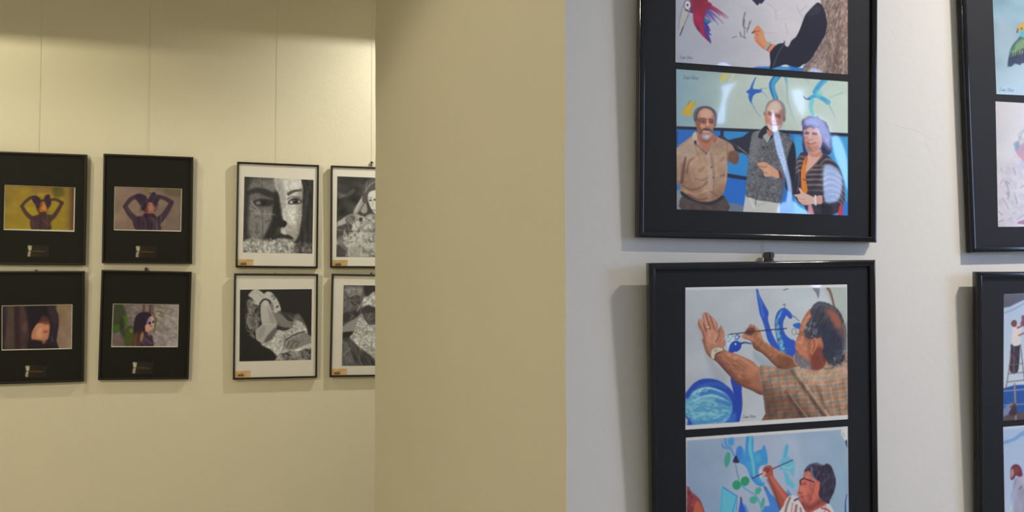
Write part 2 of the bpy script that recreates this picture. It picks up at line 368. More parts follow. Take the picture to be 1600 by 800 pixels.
def paint_group_print(m, yp):
    p = Pic(m, yp, [(1056.6, 108), (1324.8, 127.8), (1324.7, 336.8), (1057.6, 327)], 2.6, (165, 183, 180))
    p.grad((1058, 150), (128, 158, 172), (1150, 160), (166, 181, 177)); p.setclip('1150,90 1330,90 1330,220 1150,210', 40, False); p.grad((1180, 150), (170, 184, 178), (1320, 170), (176, 194, 188)); p.setclip()
    p.noise(None, .03, 40, 30, 0, 2)
    p.poly('1056,201 1325,213 1326,340 1056,330', (32, 104, 182), 1.5, 1, False)
    p.poly('1128,205 1182,208 1172,240 1150,262 1128,225', (46, 128, 190), 4, .9)
    p.poly('1135,248 1168,250 1166,276 1135,272', (40, 125, 195), 4); p.poly('1135,282 1166,286 1166,322 1135,314', (24, 96, 188), 4)
    p.poly('1240,212 1326,214 1326,340 1240,335', (62, 146, 205), 6, .9, False)
    p.poly('1056,205 1086,206 1082,222 1056,235', (38, 98, 178), 3, .9); p.poly('1056,210 1060,206 1058,232', (28, 70, 150), 2, .8)
    p.poly('1056,197.5 1325,208.5 1325,213.5 1056,202', (27, 28, 42), 1.2, 1, False); p.line('1056,199.5 1180,205', 3, (36, 34, 44), 1)
    p.line('1127.5,204 1127,218', 5, (26, 34, 62), 1.2); p.poly('1134,271.5 1168,277 1167,282.5 1134,277.5', (20, 30, 62), 1.2, 1, False)
    p.poly('1132,316 1150,318 1162,322 1162,333 1132,331', (95, 110, 130), 2, 1, False)
    # swallows
    B = (38, 88, 172)
    SW = '1180.5,121 1175,130 1172,138 1166,143 1167,146 1171.5,147 1170,154 1173,163 1175,152 1180,146.5 1187,145 1190,142 1186,140.5 1178,140 1175.5,138 1177,130'
    p.poly(SW, (150, 200, 222), 5, .7); p.poly(SW, B, 1.4)
    for q in (dict(col=B, e=0, a=.8),):
        for a, wd in [('1180,121 1176,129 1173,137 1172,143', (1, 4)), ('1167,143.5 1175,141 1187,142', (3, 3.6)), ('1186,142 1189,138.5', (3, 1)), ('1172,143 1170,152 1173,160', (4.5, 2.4))]:
            p.line(a, tuple(x + q['e'] for x in wd), q['col'], 1.4, q['a'])
    p.line('1173,160 1177,168 1181,176 1187,183', (2, .8), (110, 140, 175), 1.2, .9); p.line('1188,139 1199,137.5', 1, (115, 150, 165), 1, .8); p.line('1187,143 1193,146 1198,153', (1.6, .8), (110, 145, 165), 1, .8)
    p.line('1214,119 1206,130 1206,140 1211,154', (10, 8), (40, 105, 170), 1.3); p.line('1213,121 1207,131 1208,141 1211,153', (6, 4.5), (62, 150, 188), 1.5)
    for a, wd, c in [('1226,120 1229,134 1229,146 1231,162 1237,178', (3, 1), (120, 160, 165)), ('1227,121 1228,127', 4, (95, 165, 195)), ('1219,140 1228,158 1240,184', .9, (150, 170, 175)), ('1258,122 1264,130', 1.5, (125, 175, 190)), ('1233,178 1242,190', 1.2, (140, 165, 175))]: p.line(a, wd, c, 1.2, .8)
    p.line('1290,124 1280,133 1273,144', (8, 9), (85, 160, 215), 2); p.line('1285,126 1276,138 1272,146', 4, (65, 140, 212), 2)
    p.line('1264,154 1274,150 1284,154 1293,160', (5, 8), (62, 152, 218), 1.8); p.line('1255,150.5 1258,154.5 1265,155.5', (1.2, 3), (60, 85, 125), 1); p.ell(1279, 147, 6, 6, (110, 190, 222), 0, 4, .7)
    p.line('1268,158 1266,168 1270,182', (7, 5), (105, 185, 222), 2); p.line('1292,158 1297,168 1305,184', (2.4, .8), (125, 165, 185), 1.2); p.line('1294,154 1305,149 1316,145.5', (1, 2.6), (140, 180, 180), 1.2)
    # yellow marks
    p.poly('1124,127 1128,116 1135,114 1136,118 1131,126', (190, 182, 98), 3); p.line('1140,126 1144,120 1147,114', 3, (200, 195, 140), 3, .8)
    p.poly('1065,178 1068,172 1072,166 1078,157 1080,163 1087,157 1085,166 1081,173 1080,181 1073,181', (190, 158, 48), 1.8); p.line('1074,172 1079,162', 3, (205, 165, 30), 2)
    p.line('1078,157 1075,163', 2, (120, 125, 85), 1.2, .7); p.line('1087,158 1084,165', 2, (150, 145, 60), 1.2, .7)
    p.text('Joan Oliva', 1067, 123.5, 5.4, .04, (60, 78, 95), .6, .65)
    # dark sleeve reaching round the shoulder
    p.poly('1118,219 1122,213 1130,214 1137,219 1147,217 1160,214 1178,204 1175,245 1160,240 1148,238 1138,228', (36, 38, 54), 1.4)
    p.line('1128,216 1140,222 1150,228', 2.4, (60, 60, 75), 2, .6)
    # man in brown shirt
    SH = '1055,240 1060,229 1066,224 1075,217 1083,211 1088,209 1092,220 1103,240 1109,228 1115,213 1124,216 1134,221 1143,227 1147.5,236 1153,240 1153,252 1148,258 1138,253 1136,250 1135.5,262 1135,280 1132,295 1128,305 1118,312 1105,316 1090,315 1078,308 1066,301 1062,297 1063,290 1060,288 1055,285'
    p.poly('1057,300 1063,298 1069,309 1067,330 1057,330', (118, 130, 138), 1.5)
    p.poly('1066,306 1090,312 1128,306 1132,308 1136,331 1067,330', (70, 58, 52), 1.5); p.noise('1066,306 1090,312 1128,306 1136,331 1067,330', .12, 8, 5, 0, 4)
    p.poly(SH, (160, 132, 112), 1.4)
    p.setclip(SH, 1.4)
    p.noise(None, .05, 14, 22, 70, 11, (1, 1, 1), 3); p.poly('1055,235 1075,218 1085,212 1092,225 1080,245 1062,262', (172, 150, 136), 10, .7)
    p.poly('1137,240 1146,236 1156,238 1154,260 1137,256', (100, 66, 54), 4, .9)
    for a, wd, c, al in [('1071,246 1068,262 1065,285', (3, 5), (88, 66, 54), .75), ('1060,250 1061,280', 4, (185, 170, 155), .5), ('1084,247 1076,254 1073,270', (1.5, 3), (108, 82, 68), .8), ('1105,240 1108,262 1110,290 1106,312', (6, 8), (182, 158, 142), .6),
                         ('1110,240 1114,270 1114,300', 1.2, (118, 92, 80), .7), ('1066,290 1080,297 1096,293 1104,284', (2, 2.4), (112, 84, 68), .8), ('1070,298 1086,304 1103,298', 2.6, (196, 158, 128), .7), ('1075,304 1090,312 1104,310', 2.4, (105, 76, 62), .8),
                         ('1086,280 1098,282 1104,278', 2, (120, 92, 76), .7), ('1092,268 1099,262', 3, (118, 96, 70), .5), ('1125,276 1131,274', 1.8, (95, 72, 62), .9), ('1125,252 1131,246', 2, (120, 98, 80), .7), ('1117,244 1119,275', 3, (178, 146, 122), .5),
                         ('1128,300 1133,280 1135,262', 3, (190, 140, 108), .7), ('1110,300 1120,306', 3, (125, 88, 72), .6), ('1064,300 1076,309 1092,315 1108,316', 2.2, (120, 80, 62), .8), ('1086,226 1089,240 1094,250', 2, (140, 112, 98), .6), ('1135,224 1136,252', 2, (120, 92, 76), .6), ('1078,266 1082,282', 4, (190, 150, 125), .4)]:
        p.line(a, wd, c, 2, al)
    p.poly('1055,250 1075,262 1100,300 1136,285 1136,320 1055,320', (.86, .78, .72), 14, .8, mul=True); p.poly('1080,250 1100,246 1102,276 1086,280', (1.08, 1.06, 1.04), 8, .8, mul=True); p.noise(None, .05, 4, 9, 60, 17)
    for a in [(1103, 240.5), (1111, 262), (1114, 278)]: p.ell(*a, 1.2, 1.2, (60, 48, 46), 0, .8)
    p.setclip()
    p.poly('1064,299 1078,308 1090,314.5 1106,316 1118,312.5 1128,305.5 1129,311 1112,320 1104,320 1090,317 1076,312 1065,305', (32, 26, 34), 1.3)
    p.poly('1087,206 1092,222 1103,239 1109,228 1115,214 1112,208', (166, 108, 84), 1.5); p.poly('1090,212 1098,218 1110,214 1106,224 1096,222', (130, 78, 62), 3, .8)
    p.poly('1081,213 1086,206 1089,212 1088,222 1085,224', (182, 168, 158), 1.2); p.poly('1084,221 1087,220 1088,226 1085,226', (50, 40, 60), 1); p.line('1085,224 1094,232 1103,241', 1.5, (100, 70, 60), 1.2, .8); p.poly('1112,216 1117,213 1120,218 1115,225', (150, 90, 72), 1.4, .8)
    p.poly('1084,189 1083.5,178 1087,171 1093,167.5 1101,166 1109,167.5 1116,172.5 1119.5,180 1119.5,190 1117,198 1113.5,196 1113,186 1110,176 1102,172 1094,174 1090,181 1089,191', (74, 73, 84), 2)
    p.line('1085,186 1086,176 1091,170', 2, (112, 112, 122), 2, .6); p.line('1116,176 1118,186', 2, (104, 106, 120), 2, .6)
    p.poly('1090,180 1093,173 1100,169.5 1107,170.5 1112,174 1115,181 1116.5,190 1115.5,198 1113,206 1109,214 1103,218 1097,214 1090,205 1087,197 1086,190 1088.5,188', (178, 126, 104), 1.6)
    p.poly('1094,177 1100,171 1108,173 1112,180 1108,184 1097,184', (206, 162, 144), 5, .8); p.poly('1086,190 1091,184 1094,198 1097,212 1089,204', (.74, .66, .58), 4, .9, mul=True); p.poly('1112,182 1118,190 1115,204 1110,210', (.84, .78, .76), 3, .8, mul=True)
    p.poly('1091,186 1098,184.5 1104,187 1108,185.5 1115,188 1114,193.5 1107,192.5 1100,194 1092,192', (.72, .64, .62), 2.4, .8, mul=True)
    p.line('1094,187 1099,185.6 1103,187.5', 1.4, (86, 58, 54), 1.4, .8); p.line('1106.5,187.8 1110,187 1114,189.4', 1.4, (86, 58, 54), 1.4, .8); p.ell(1098.6, 190, 2, 1, (60, 42, 44), 0, 1.2, .8); p.ell(1110.4, 191, 1.8, 1, (60, 42, 44), 0, 1.2, .8)
    p.line('1088,188 1094,189 1101,193 1105,190.5 1109,193.5 1114.5,192', .6, (70, 56, 62), .7, .55); p.line('1105,188 1105.2,197', 2.4, (222, 170, 146), 2, .8); p.ell(1105.4, 198.5, 3, 1.2, (140, 84, 70), 0, 1.6, .6); p.ell(1097, 197.5, 3.2, 2.2, (204, 142, 116), 0, 2.4, .8); p.ell(1112, 197.5, 2, 2, (196, 130, 112), 0, 2.4, .7)
    p.line('1093,200 1095.5,205 1095,211', 2, (120, 74, 60), 2, .7)
    p.poly('1094.5,205.5 1099,201 1105,200.5 1110,203 1112,207.5 1108,205.5 1100,204', (76, 62, 68), 2); p.poly('1092,206 1096,208 1098,214 1094,212', (86, 74, 78), 2, .9)
    p.line('1099,206 1104,207.6 1108.5,206.2', 1.6, (206, 180, 176), 1.2, .9); p.line('1099,207.6 1104,209 1108,207.8', 1.4, (158, 84, 84), 1.2, .9)
    p.poly('1095,210 1099,211 1104,211.5 1109,210.5 1111.5,208 1110.5,213 1106,218.5 1100,218 1096,214', (150, 148, 158), 2.2); p.ell(1104, 214, 3.4, 2.6, (188, 184, 194), 0, 2.4, .8)
    # man in grey vest
    p.poly('1228,210 1238,222 1242,235 1243,262 1241,288 1236,300 1226,292 1228,250', (24, 26, 40), 1.4)
    p.poly('1164,304 1172,309 1190,313 1218,314 1217,335.5 1160,332.5', (176, 178, 178), 1.4, 1, False); p.line('1180,311 1180,320', 1.2, (70, 70, 76), 1); p.line('1170,308 1177,325', 2, (205, 205, 205), 2, .7); p.line('1182,322 1196,317', 1.4, (140, 140, 145), 2, .7)
    VE = '1196,198 1186,204 1176,208 1173,215 1170,232 1169,246 1167,268 1164,304 1172,309 1184,313 1200,315 1218,316.5 1223,300 1226,276 1229,250 1232,238 1237.5,220 1230,212 1219,207 1212,204'
    p.poly(VE, (92, 94, 100), 1.4); p.setclip(VE); p.noise(None, .20, 1.6, 1.6, 0, 21, (1, 1, 1), 1, 1.2); p.noise(None, .12, 5, 5, 0, 22); p.noise(None, .10, 20, 26, 0, 23)
    p.poly('1176,210 1184,206 1186,225 1180,250 1170,250', (125, 128, 132), 8, .5); p.line('1216,270 1222,285 1220,312', 8, (62, 66, 88), 6, .6); p.line('1182,300 1182,314', 1.2, (55, 55, 62), 1, .8)
    p.line('1196,222 1194,250 1188,280 1182,312', 1.3, (78, 80, 88), 1.2, .7); p.ell(1192, 231, 1.8, 2.4, (50, 50, 58), 0, 1.2); p.ell(1197.5, 231, 1.6, 2, (58, 58, 66), 0, 1.2); p.line('1186,277 1192,276', 2.2, (58, 58, 68), 1.2); p.line('1195,285 1218,282', 2, (88, 90, 98), 2, .7); p.setclip()
    p.poly('1197,197 1190,202 1184,211 1184,216 1190,217 1193,211 1198,224 1202,219 1209,213 1210,207', (34, 34, 48), 1.3)
    p.poly('1191,214 1195,210 1198,208 1203,213 1198,224 1195,220', (148, 154, 156), 1.3); p.poly('1197,203 1203,206 1206,210 1202,214 1198,210', (165, 108, 90), 1.4)
    p.poly('1195,180 1195,170 1198.5,161 1205,156.5 1212,155 1219,158 1224,163.5 1226.5,171 1226.5,181 1224,190 1221,187 1197,182', (126, 124, 132), 2)
    p.poly('1196,178 1198.5,167 1204.5,160 1211.5,157.8 1217.5,161 1220.5,168 1222,178 1222,189 1219,197 1214,204 1208,206.5 1202,204 1197.5,198 1194.8,190 1194.8,184', (196, 152, 136), 1.8)
    p.poly('1200,170 1207,160.5 1214,161 1218,170 1212,176 1202,175', (216, 182, 172), 5, .8); p.poly('1216,176 1222,172 1223,190 1217,202 1213,198', (.74, .68, .72), 4, .85, mul=True); p.poly('1194,182 1198,178 1199,192 1201,202 1196,198', (.84, .74, .66), 3, .8, mul=True)
    p.ell(1193.7, 178, 1.7, 3.4, (156, 108, 98), 0, 1.2); p.ell(1224.5, 187, 1.8, 4.4, (118, 88, 98), 10, 1.4)
    p.poly('1198.5,175 1206,176 1206,181 1200,181', (.66, .58, .6), 2.4, .85, mul=True); p.poly('1210,178 1218,180 1218,185 1211,184', (.66, .58, .62), 2.4, .85, mul=True)
    p.line('1199.4,175.6 1205.6,176.4', 1.2, (120, 92, 88), 1.3, .8); p.line('1211,178.4 1217.4,180.2', 1.2, (120, 92, 90), 1.3, .8); p.ell(1203, 178.6, 1.6, .9, (70, 52, 58), 0, 1, .8); p.ell(1213.6, 181.2, 1.6, .9, (70, 52, 60), 0, 1, .8)
    p.line('1207.8,178 1206.4,188', 2.6, (214, 180, 176), 2, .85); p.ell(1207, 190, 3, 1.2, (150, 104, 104), 0, 1.6, .6); p.poly('1197,186.5 1202,185.5 1203,191 1199,193.5', (194, 122, 100), 3, .7); p.poly('1211.5,189 1218,188 1217,194 1213,194', (180, 112, 108), 3, .7)
    p.poly('1200.5,193 1204,190.4 1208,191.4 1213,191 1216,194 1213,195.4 1208,194 1203,195', (176, 150, 152), 2, .9); p.line('1203,194.4 1208,195.8 1213,195', 1.2, (130, 74, 80), 1.2, .9)
    p.poly('1197,194 1201.5,196.5 1208,198.5 1214.5,197 1218,196 1213,203.5 1208,207 1202,204', (198, 182, 184), 2.6, .9); p.line('1199,188 1202,194', 1, (150, 96, 84), 1.4, .6); p.line('1214,190 1214.5,195', 1, (150, 96, 92), 1.4, .6)
    p.line('1152,230 1166,241 1184,257', (1.6, 1.2), (150, 120, 96), .9)
    p.poly('1182,257 1186,254.5 1194,254 1200,257 1208,263 1217,269 1219,276 1213,279 1205,276 1198,277 1193,275 1191,268 1186,263', (190, 142, 120), 1.3); p.line('1184,260 1193,262 1197,260', 1.4, (140, 92, 76), 1.2, .8); p.ell(1199, 268, 5, 4, (204, 156, 128), 20, 3, .7); p.line('1193,270 1198,271', 1.2, (140, 92, 76), 1, .7); p.line('1217,269 1219,277', 3.2, (80, 36, 44), 1.2)
    # woman
    CA = '1256,238 1248,243 1244,250 1242,262 1242,276 1238,288 1236,302 1242,309 1248,318 1256,322 1262,334 1284,337 1300,336 1316,327 1320,318 1319,296 1314,268 1302,252 1290,243'
    p.poly(CA, (46, 40, 52), 1.6)
    p.setclip(CA)
    for y in (259, 265.5, 273, 280.5, 289, 297.5): p.line([(1255, y + 1), (1270, y), (1283, y), (1289, y - 1)], 3.4, (124, 110, 106), 1.8, .8 if y < 295 else .35)
    for k, y in enumerate((245, 252, 259, 266.5)): p.line([(1242, y + 5), (1248, y), (1256, y + 1)], 3, (128, 114, 110), 1.8, .75)
    for k in range(8):
        y = 248 + 9 * k; p.line([(1282 + .3 * k, y + 8 - .4 * k), (1291 + k, y + 1), (1304 + 1.2 * k, y + 5), (1320, y + 17)], 3.4, (122, 108, 112), 1.8, .75)
    p.noise(None, .14, 9, 14, 60, 8); p.poly('1284,300 1296,304 1300,336 1284,337', (.6, .6, .7), 5, .8, mul=True); p.line('1289,262 1285,284 1284,304', 2.4, (.5, .5, .55), 3, .7, mul=True)
    p.setclip()
    p.poly('1239,286 1245,283 1250,290 1248,304 1240,306', (34, 30, 52), 2); p.line('1246,262 1248,280 1245,300', 1.2, (150, 150, 165), 1, .5)
    p.poly('1259,244 1262,240 1264,252 1258,268 1259,284 1261,300 1253,302 1251,285 1251,268 1255,252', (206, 116, 42), 1.4); p.line('1254,280 1258,282', 1.6, (60, 40, 40), 1, .8); p.line('1260,243 1258,256', 2, (165, 52, 62), 1.4, .8)
    p.poly('1262,238 1283,235 1285,244 1274,257 1259,272 1259,262 1262,250', (200, 154, 142), 1.5); p.line('1286,240 1276,254 1260,270', 1.2, (70, 46, 52), 1); p.poly('1262,238 1272,241 1283,236 1281,244 1268,246', (160, 108, 102), 3, .7)
    HW = '1253,200 1251.5,192 1254,187 1259,185.5 1263,182.5 1270,183.5 1276,183.5 1282,187 1288,190 1292,195 1295,203 1295.5,212 1298,222 1297.5,232 1298.5,238 1293,243 1287,241 1283.5,236 1284,224 1280,204 1270,200 1258,203 1255,214 1258,234 1262,243 1256,241 1253.5,228 1253,212'
    p.poly(HW, (76, 64, 104), 2.6); p.curls(HW, 240, 3, [(104, 92, 148), (60, 48, 84), (92, 78, 128), (128, 108, 156), (50, 40, 70)], 5, .55, 1.8)  # part of the window's bluish reflection is painted into the hair colour
    p.poly('1284,224 1292,226 1298,238 1290,243 1283,238', (.5, .46, .6), 3, .9, mul=True); p.poly('1253,220 1257,232 1262,243 1255,240', (.55, .5, .6), 2, .9, mul=True); p.poly('1256,188 1268,184 1282,188 1288,198 1272,196 1260,197', (122, 110, 160), 5, .45)
    p.poly('1255,207 1257.5,202 1266,199.5 1277,202 1281,209 1284,220 1282,230 1276,236 1268,238.5 1261,234 1257,224', (196, 154, 150), 2)
    p.curls('1254,198 1270,196 1284,200 1285,214 1281,208 1270,202 1258,205', 60, 2.4, [(92, 78, 128), (116, 102, 152), (70, 56, 96)], 8, .7, 1.6)
    p.poly('1256,215 1262,216 1264,227 1268,238 1260,233', (.84, .68, .6), 4, .9, mul=True); p.poly('1262,230 1278,228 1276,237 1268,239', (.86, .76, .7), 4, .8, mul=True); p.poly('1259,205 1276,204 1281,212 1272,208', (206, 184, 198), 4, .6); p.ell(1277, 220, 3.4, 4, (212, 172, 172), 0, 4, .7); p.ell(1260.5, 219, 2.4, 3, (208, 150, 136), 0, 3, .6)
    p.poly('1256.5,206.5 1263,206.5 1263,210.5 1257,210.5', (.62, .56, .66), 2, .85, mul=True); p.poly('1268.5,207 1276.5,208 1276,211.6 1269,211', (.7, .64, .74), 2, .85, mul=True); p.line('1257.5,209 1262,209', 1, (62, 48, 66), 1, .85); p.line('1269.5,209.6 1275,210', 1, (74, 60, 82), 1, .8)
    p.line('1265.4,208 1264.6,217', 2.4, (216, 178, 176), 2, .7); p.line('1263,218.8 1268,218.8', 1.2, (136, 88, 88), 1.4, .8); p.line('1260.6,223.4 1266,225.6 1274,223', 1.4, (134, 66, 68), 1.3, .95); p.line('1262,226.4 1267,227.6 1272,226', 1.2, (176, 108, 106), 1.4, .7)
    p.line('1276.5,216 1277.5,224 1274.5,226', .9, (150, 104, 102), 1.4, .6)
    p.poly('1239,305 1246,303.5 1250,302 1247,295 1250,294 1254,300 1262,304 1272,309 1274,317 1264,320 1254,320 1247,314 1245,309', (202, 160, 150), 1.4); p.line('1248,311 1258,312', 1.1, (150, 105, 98), 1, .7); p.line('1250,316 1260,317', 1.1, (150, 105, 98), 1, .6)
    p.line('1273.5,307 1274,319', 4, (205, 208, 222), 1.4); p.poly('1276,307 1284,306 1284,318 1276,318', (190, 140, 134), 1.5)
    p.poly('1262,322 1267,320 1272,338 1264,338', (215, 150, 170), 1.8, .8); p.poly('1311,323 1316,321 1317,338 1310,338', (178, 48, 66), 1.6); p.poly('1318,318 1326,316 1326,338 1317,338', (42, 108, 200), 1.6)
    return p
def streak_normals(p, m, areas):
    """normals shaped so strips of glossy paper mirror the window to the camera"""
    c = [np.array(m @ Vector((a, p.yp, b))) for a, b in p.loc]; u = ((np.arange(p.W) + .5) / p.W)[None, :, None]; v = ((np.arange(p.H) + .5) / p.H)[:, None, None]
    P = (c[0] * (1 - u) + c[1] * u) * (1 - v) + (c[3] * (1 - u) + c[2] * u) * v
    nz = lambda q: q / np.linalg.norm(q, axis=-1, keepdims=True)
    h = nz(nz(np.array([0, 0, EYE]) - P) + nz(np.array([4.52, -.75, 2.2]) - P)) @ np.array(m.to_3x3())
    t = np.stack([h[..., 0], h[..., 2], -h[..., 1]], -1); s = np.zeros((p.H, p.W), np.float32)
    for Q, soft, a in areas:
        r, al = p.cover(Q, soft)
        if r is not None: s[r] = np.maximum(s[r], al * a)
    g = np.random.RandomState(4); s = s[..., None]
    return nz(t * s + np.array([0, 0, 1.]) * (1 - s)).astype(np.float32)
GROUP_STREAKS = [('1122,130 1156,124 1148,142 1140,160 1136,196 1112,196 1118,166 1122,148', 16, .8), ('1203,176 1208,174 1214,196 1222,226 1231,262 1237,292 1237,322 1226,322 1229,294 1221,264 1211,236 1205,205', 6, 1), ('1228,136 1258,134 1266,172 1252,190 1234,168', 24, .78),
                 ('1254,182 1284,180 1302,212 1297,236 1284,226 1270,204 1254,200', 16, .8), ('1285,262 1300,258 1317,276 1312,312 1290,318 1285,300', 8, .9), ('1298,214 1312,214 1325,250 1325,300 1312,266 1302,242', 8, .9), ('1216,318 1238,312 1250,322 1264,330 1262,338 1216,336', 7, .9)]
BIRD_STREAKS = [('1118,101 1130,95 1142,100 1146,106 1120,104', 5, .8), ('1262,112 1272,104 1284,110 1284,116 1262,114', 5, .8)]
SWAN_STREAKS = [('1262,444 1272,440 1284,444 1278,452', 5, .8)]
def paint_swan_print(m, yp):
    p = Pic(m, yp, [(1071, 449.2), (1323.5, 444.4), (1324.8, 655), (1071, 671.5)], 2.6, (186, 186, 188))
    IN = '1071.5,453 1322.5,449 1326,648 1071,664.5'
    p.border(IN)
    p.grad((1071, 540), (160, 163, 170), (1330, 500), (172, 180, 184)); p.noise(None, .025, 40, 30, 0, 3)
    p.poly('1290,445 1330,445 1330,540 1318,500 1300,476', (150, 158, 152), 6, .8); p.poly('1314,530 1326,500 1326,566 1316,560', (128, 130, 118), 4, .9)
    p.poly('1268,447 1280,447 1279,466 1275,458', (108, 110, 122), 1.4); p.line('1291,447 1298,458 1304,482', (5, 3), (112, 84, 78), 1.4); p.line('1225,453 1231,451', 2, (95, 98, 105), 1.2, .8); p.line('1240,455 1260,458', 6, (160, 178, 180), 4, .7)
    # shadow of the hands on the mural (part of the photographed picture)
    p.poly('1092,512 1097,520 1103,545 1112,560 1136,590 1122,606 1104,560', (142, 146, 156), 8, .7); p.poly('1178,548 1200,562 1215,574 1195,572 1180,562', (135, 148, 158), 6, .8)
    # far swan
    NB = (33, 74, 168)
    p.poly('1181.5,451 1184,452 1187,461 1192,471 1197,480 1201,488 1200,498 1203,510 1208,524 1215,537 1226,552 1216,552 1206,541 1199,529 1195,512 1191,500 1187,490 1185,478 1182.5,463', NB, 1.4)
    p.line('1184,458 1190,478 1193,494', 3, (74, 112, 178), 2, .7); p.line('1192,480 1197,492', 4, (30, 60, 160), 2, .6)
    p.poly('1246,560 1243,534 1236,530 1228,523 1224,513 1224,503 1227,496 1229,493 1234,498 1238,496 1236.5,490 1231,484 1225,481 1219,483 1214,489 1211,499 1211,512 1213,525 1216,538 1222,552', NB, 1.4)
    p.line('1221,486 1215.5,497 1215,511 1218,528 1224,548', (3, 8), (92, 148, 172), 2, .85); p.noise('1222,484 1212,497 1212,515 1218,540 1228,552 1224,530 1219,512 1219,498', .35, 2.5, 3, 0, 8)
    p.line('1237,492.5 1243,496 1249,502', (2, .8), (90, 100, 125), 1); p.ell(1225.5, 476, 2.4, 1.4, (85, 90, 115), 0, 1.2, .8); p.line('1226,478 1227,481', 1, (90, 95, 120), 1)
    p.poly('1239,508 1243,505 1251,505 1251,514 1243,512', (36, 88, 175), 1.4)
    # near swan: body, neck, head, crest
    p.poly('1068,622 1075,609 1085,598 1097,592 1110,591.5 1122,594 1134,601 1145,612 1149,626 1151,644 1149,668 1080,668 1075,656 1068,646', (24, 60, 152), 1.5)
    BD = '1068,624 1076,622 1082,612 1092,607 1106,604 1122,608 1136,616 1143,628 1144,642 1138,656 1124,664 1108,668 1086,666 1078,655 1068,644'
    p.poly(BD, (90, 150, 176), 3); p.setclip(BD, 3)
    p.noise(None, .16, 5, 2.6, -8, 12, (1.2, .8, .6), 3, 1.2); p.poly('1068,650 1090,664 1130,664 1146,640 1146,668 1068,668', (44, 108, 172), 8, .6)
    for a, wd, c, al in [('1083,615 1095,607 1112,606 1128,613', 3, (150, 190, 200), .7), ('1096,616 1112,612 1130,618 1140,626', 6, (40, 90, 165), .75), ('1086,626 1104,618 1122,620 1138,628', 2.6, (150, 190, 196), .75), ('1078,640 1088,630 1104,626 1118,628', 3, (120, 170, 184), .7), ('1120,626 1132,628 1140,632', 6, (48, 100, 168), .7),
                         ('1084,642 1092,638 1102,640', 4, (55, 120, 178), .6), ('1122,638 1132,637', 4, (60, 110, 170), .7), ('1086,652 1104,646 1124,650', 4, (130, 176, 188), .6), ('1080,658 1100,660 1122,656 1136,648', 5, (52, 118, 176), .7), ('1070,632 1078,636 1082,646', 4, (110, 170, 185), .7), ('1102,612 1108,606', 1, (170, 205, 212), .8), ('1092,612 1097,607', 1, (170, 205, 212), .8)]:
        p.line(a, wd, c, 2.2, al)
    p.setclip()
    for k in range(14): p.line([(1090 + 3.4 * k, 607 - 5 * math.sin(k / 4.2)), (1091.5 + 3.4 * k, 602 - 5 * math.sin(k / 4.2))], .8, (120, 165, 200), .8, .6)
    p.poly('1142,590 1158,594 1159,612 1160,632 1157,652 1151,668 1138,668 1144,650 1147,632 1146,612', (22, 54, 150), 1.5); p.poly('1140,652 1150,645 1148,668 1134,668', (48, 108, 178), 4, .6)
    p.poly('1138,556 1139,546 1141,538 1146,533 1152,532.5 1158,536.5 1157.5,544 1152,549 1146,550 1145,557', (22, 58, 152), 1.3); p.ell(1149.3, 537.3, 1.5, 1.5, (190, 205, 225), 0, 1)
    p.line('1157,537 1164,535 1174,537', (3, 1.4), (24, 48, 110), 1)
    p.poly('1131,534 1134,526 1140,521 1146,522 1152,524 1149,531 1142,536 1137,545 1132,546', (178, 190, 202), 2, .9)
    for a in ['1133,540 1132,533 1136,528', '1135,545 1134,537 1138,532 1141,534', '1137,527 1140,522 1144,521', '1141,531 1144,526 1148,525', '1136,523 1139,528', '1143,521 1146,526']: p.line(a, .9, (80, 115, 170), .8, .85)
    for a in ['1149,526 1152,522 1155,526', '1148,529 1152,530', '1153,529 1156,525']: p.line(a, 1.6, (40, 72, 150), .9, .9)
    # brush hand and forearm
    AR = '1161,526 1163,519 1168,512 1173,506.5 1180,509 1187,516 1190,524 1194,533 1204,539 1220,549 1238,557 1246,562 1246,572 1236,578 1224,581 1212,572 1200,560 1190,551 1179,545 1175,536 1172,530 1163,529'
    p.poly(AR, (146, 94, 68), 1.4); p.setclip(AR)
    p.line('1182,512 1190,528 1206,541 1240,560', 5, (176, 122, 90), 5, .7); p.line('1176,540 1190,552 1204,564 1222,582', 8, (86, 50, 38), 6, .8); p.poly('1214,556 1246,560 1246,580 1222,582', (.72, .66, .62), 8, .8, mul=True); p.line('1168,514 1175,508 1184,514', 3, (182, 128, 100), 2.5, .7)
    p.poly('1165,520 1169,513 1177,511.5 1179,518 1174,523 1168,523', (82, 44, 36), 2.2, .9); p.line('1172,509 1175,516', 1.4, (100, 58, 46), 1.2, .7); p.line('1178,509 1181,517', 1.6, (112, 66, 50), 1.4, .7); p.noise(None, .1, 3, 6, 40, 4)
    p.setclip(); p.line('1161,525.5 1168,526 1175,530', (4.6, 5), (172, 116, 90), 1.6, .9); p.line('1164,528.5 1172,531 1178,538', 1.4, (96, 56, 44), 1.4, .7)
    p.line('1139,522.5 1163,519.5 1190,516.5 1229,513', (1.2, 1.5), (36, 32, 46), .9)
    # wall hand, forearm, watch
    LA = '1099,528 1100,540 1104,552 1112,560 1120,565 1131,577 1142,589 1152,599 1163,605 1175,610 1192,617 1196,600 1194,580 1184,572 1177,565 1165,559 1148,552 1137,549 1131,543 1132,530'
    p.poly(LA, (146, 92, 68), 1.4); p.setclip(LA)
    p.line('1112,562 1130,580 1148,600 1172,614 1194,622', 15, (70, 38, 32), 9, .85); p.line('1136,553 1160,561 1182,576', 7, (184, 128, 98), 6, .7); p.ell(1174, 580, 9, 8, (178, 116, 86), 0, 7, .6); p.ell(1166, 596, 8, 4, (112, 54, 42), 20, 5, .6); p.line('1184,574 1192,600', 3, (186, 124, 94), 4, .5)
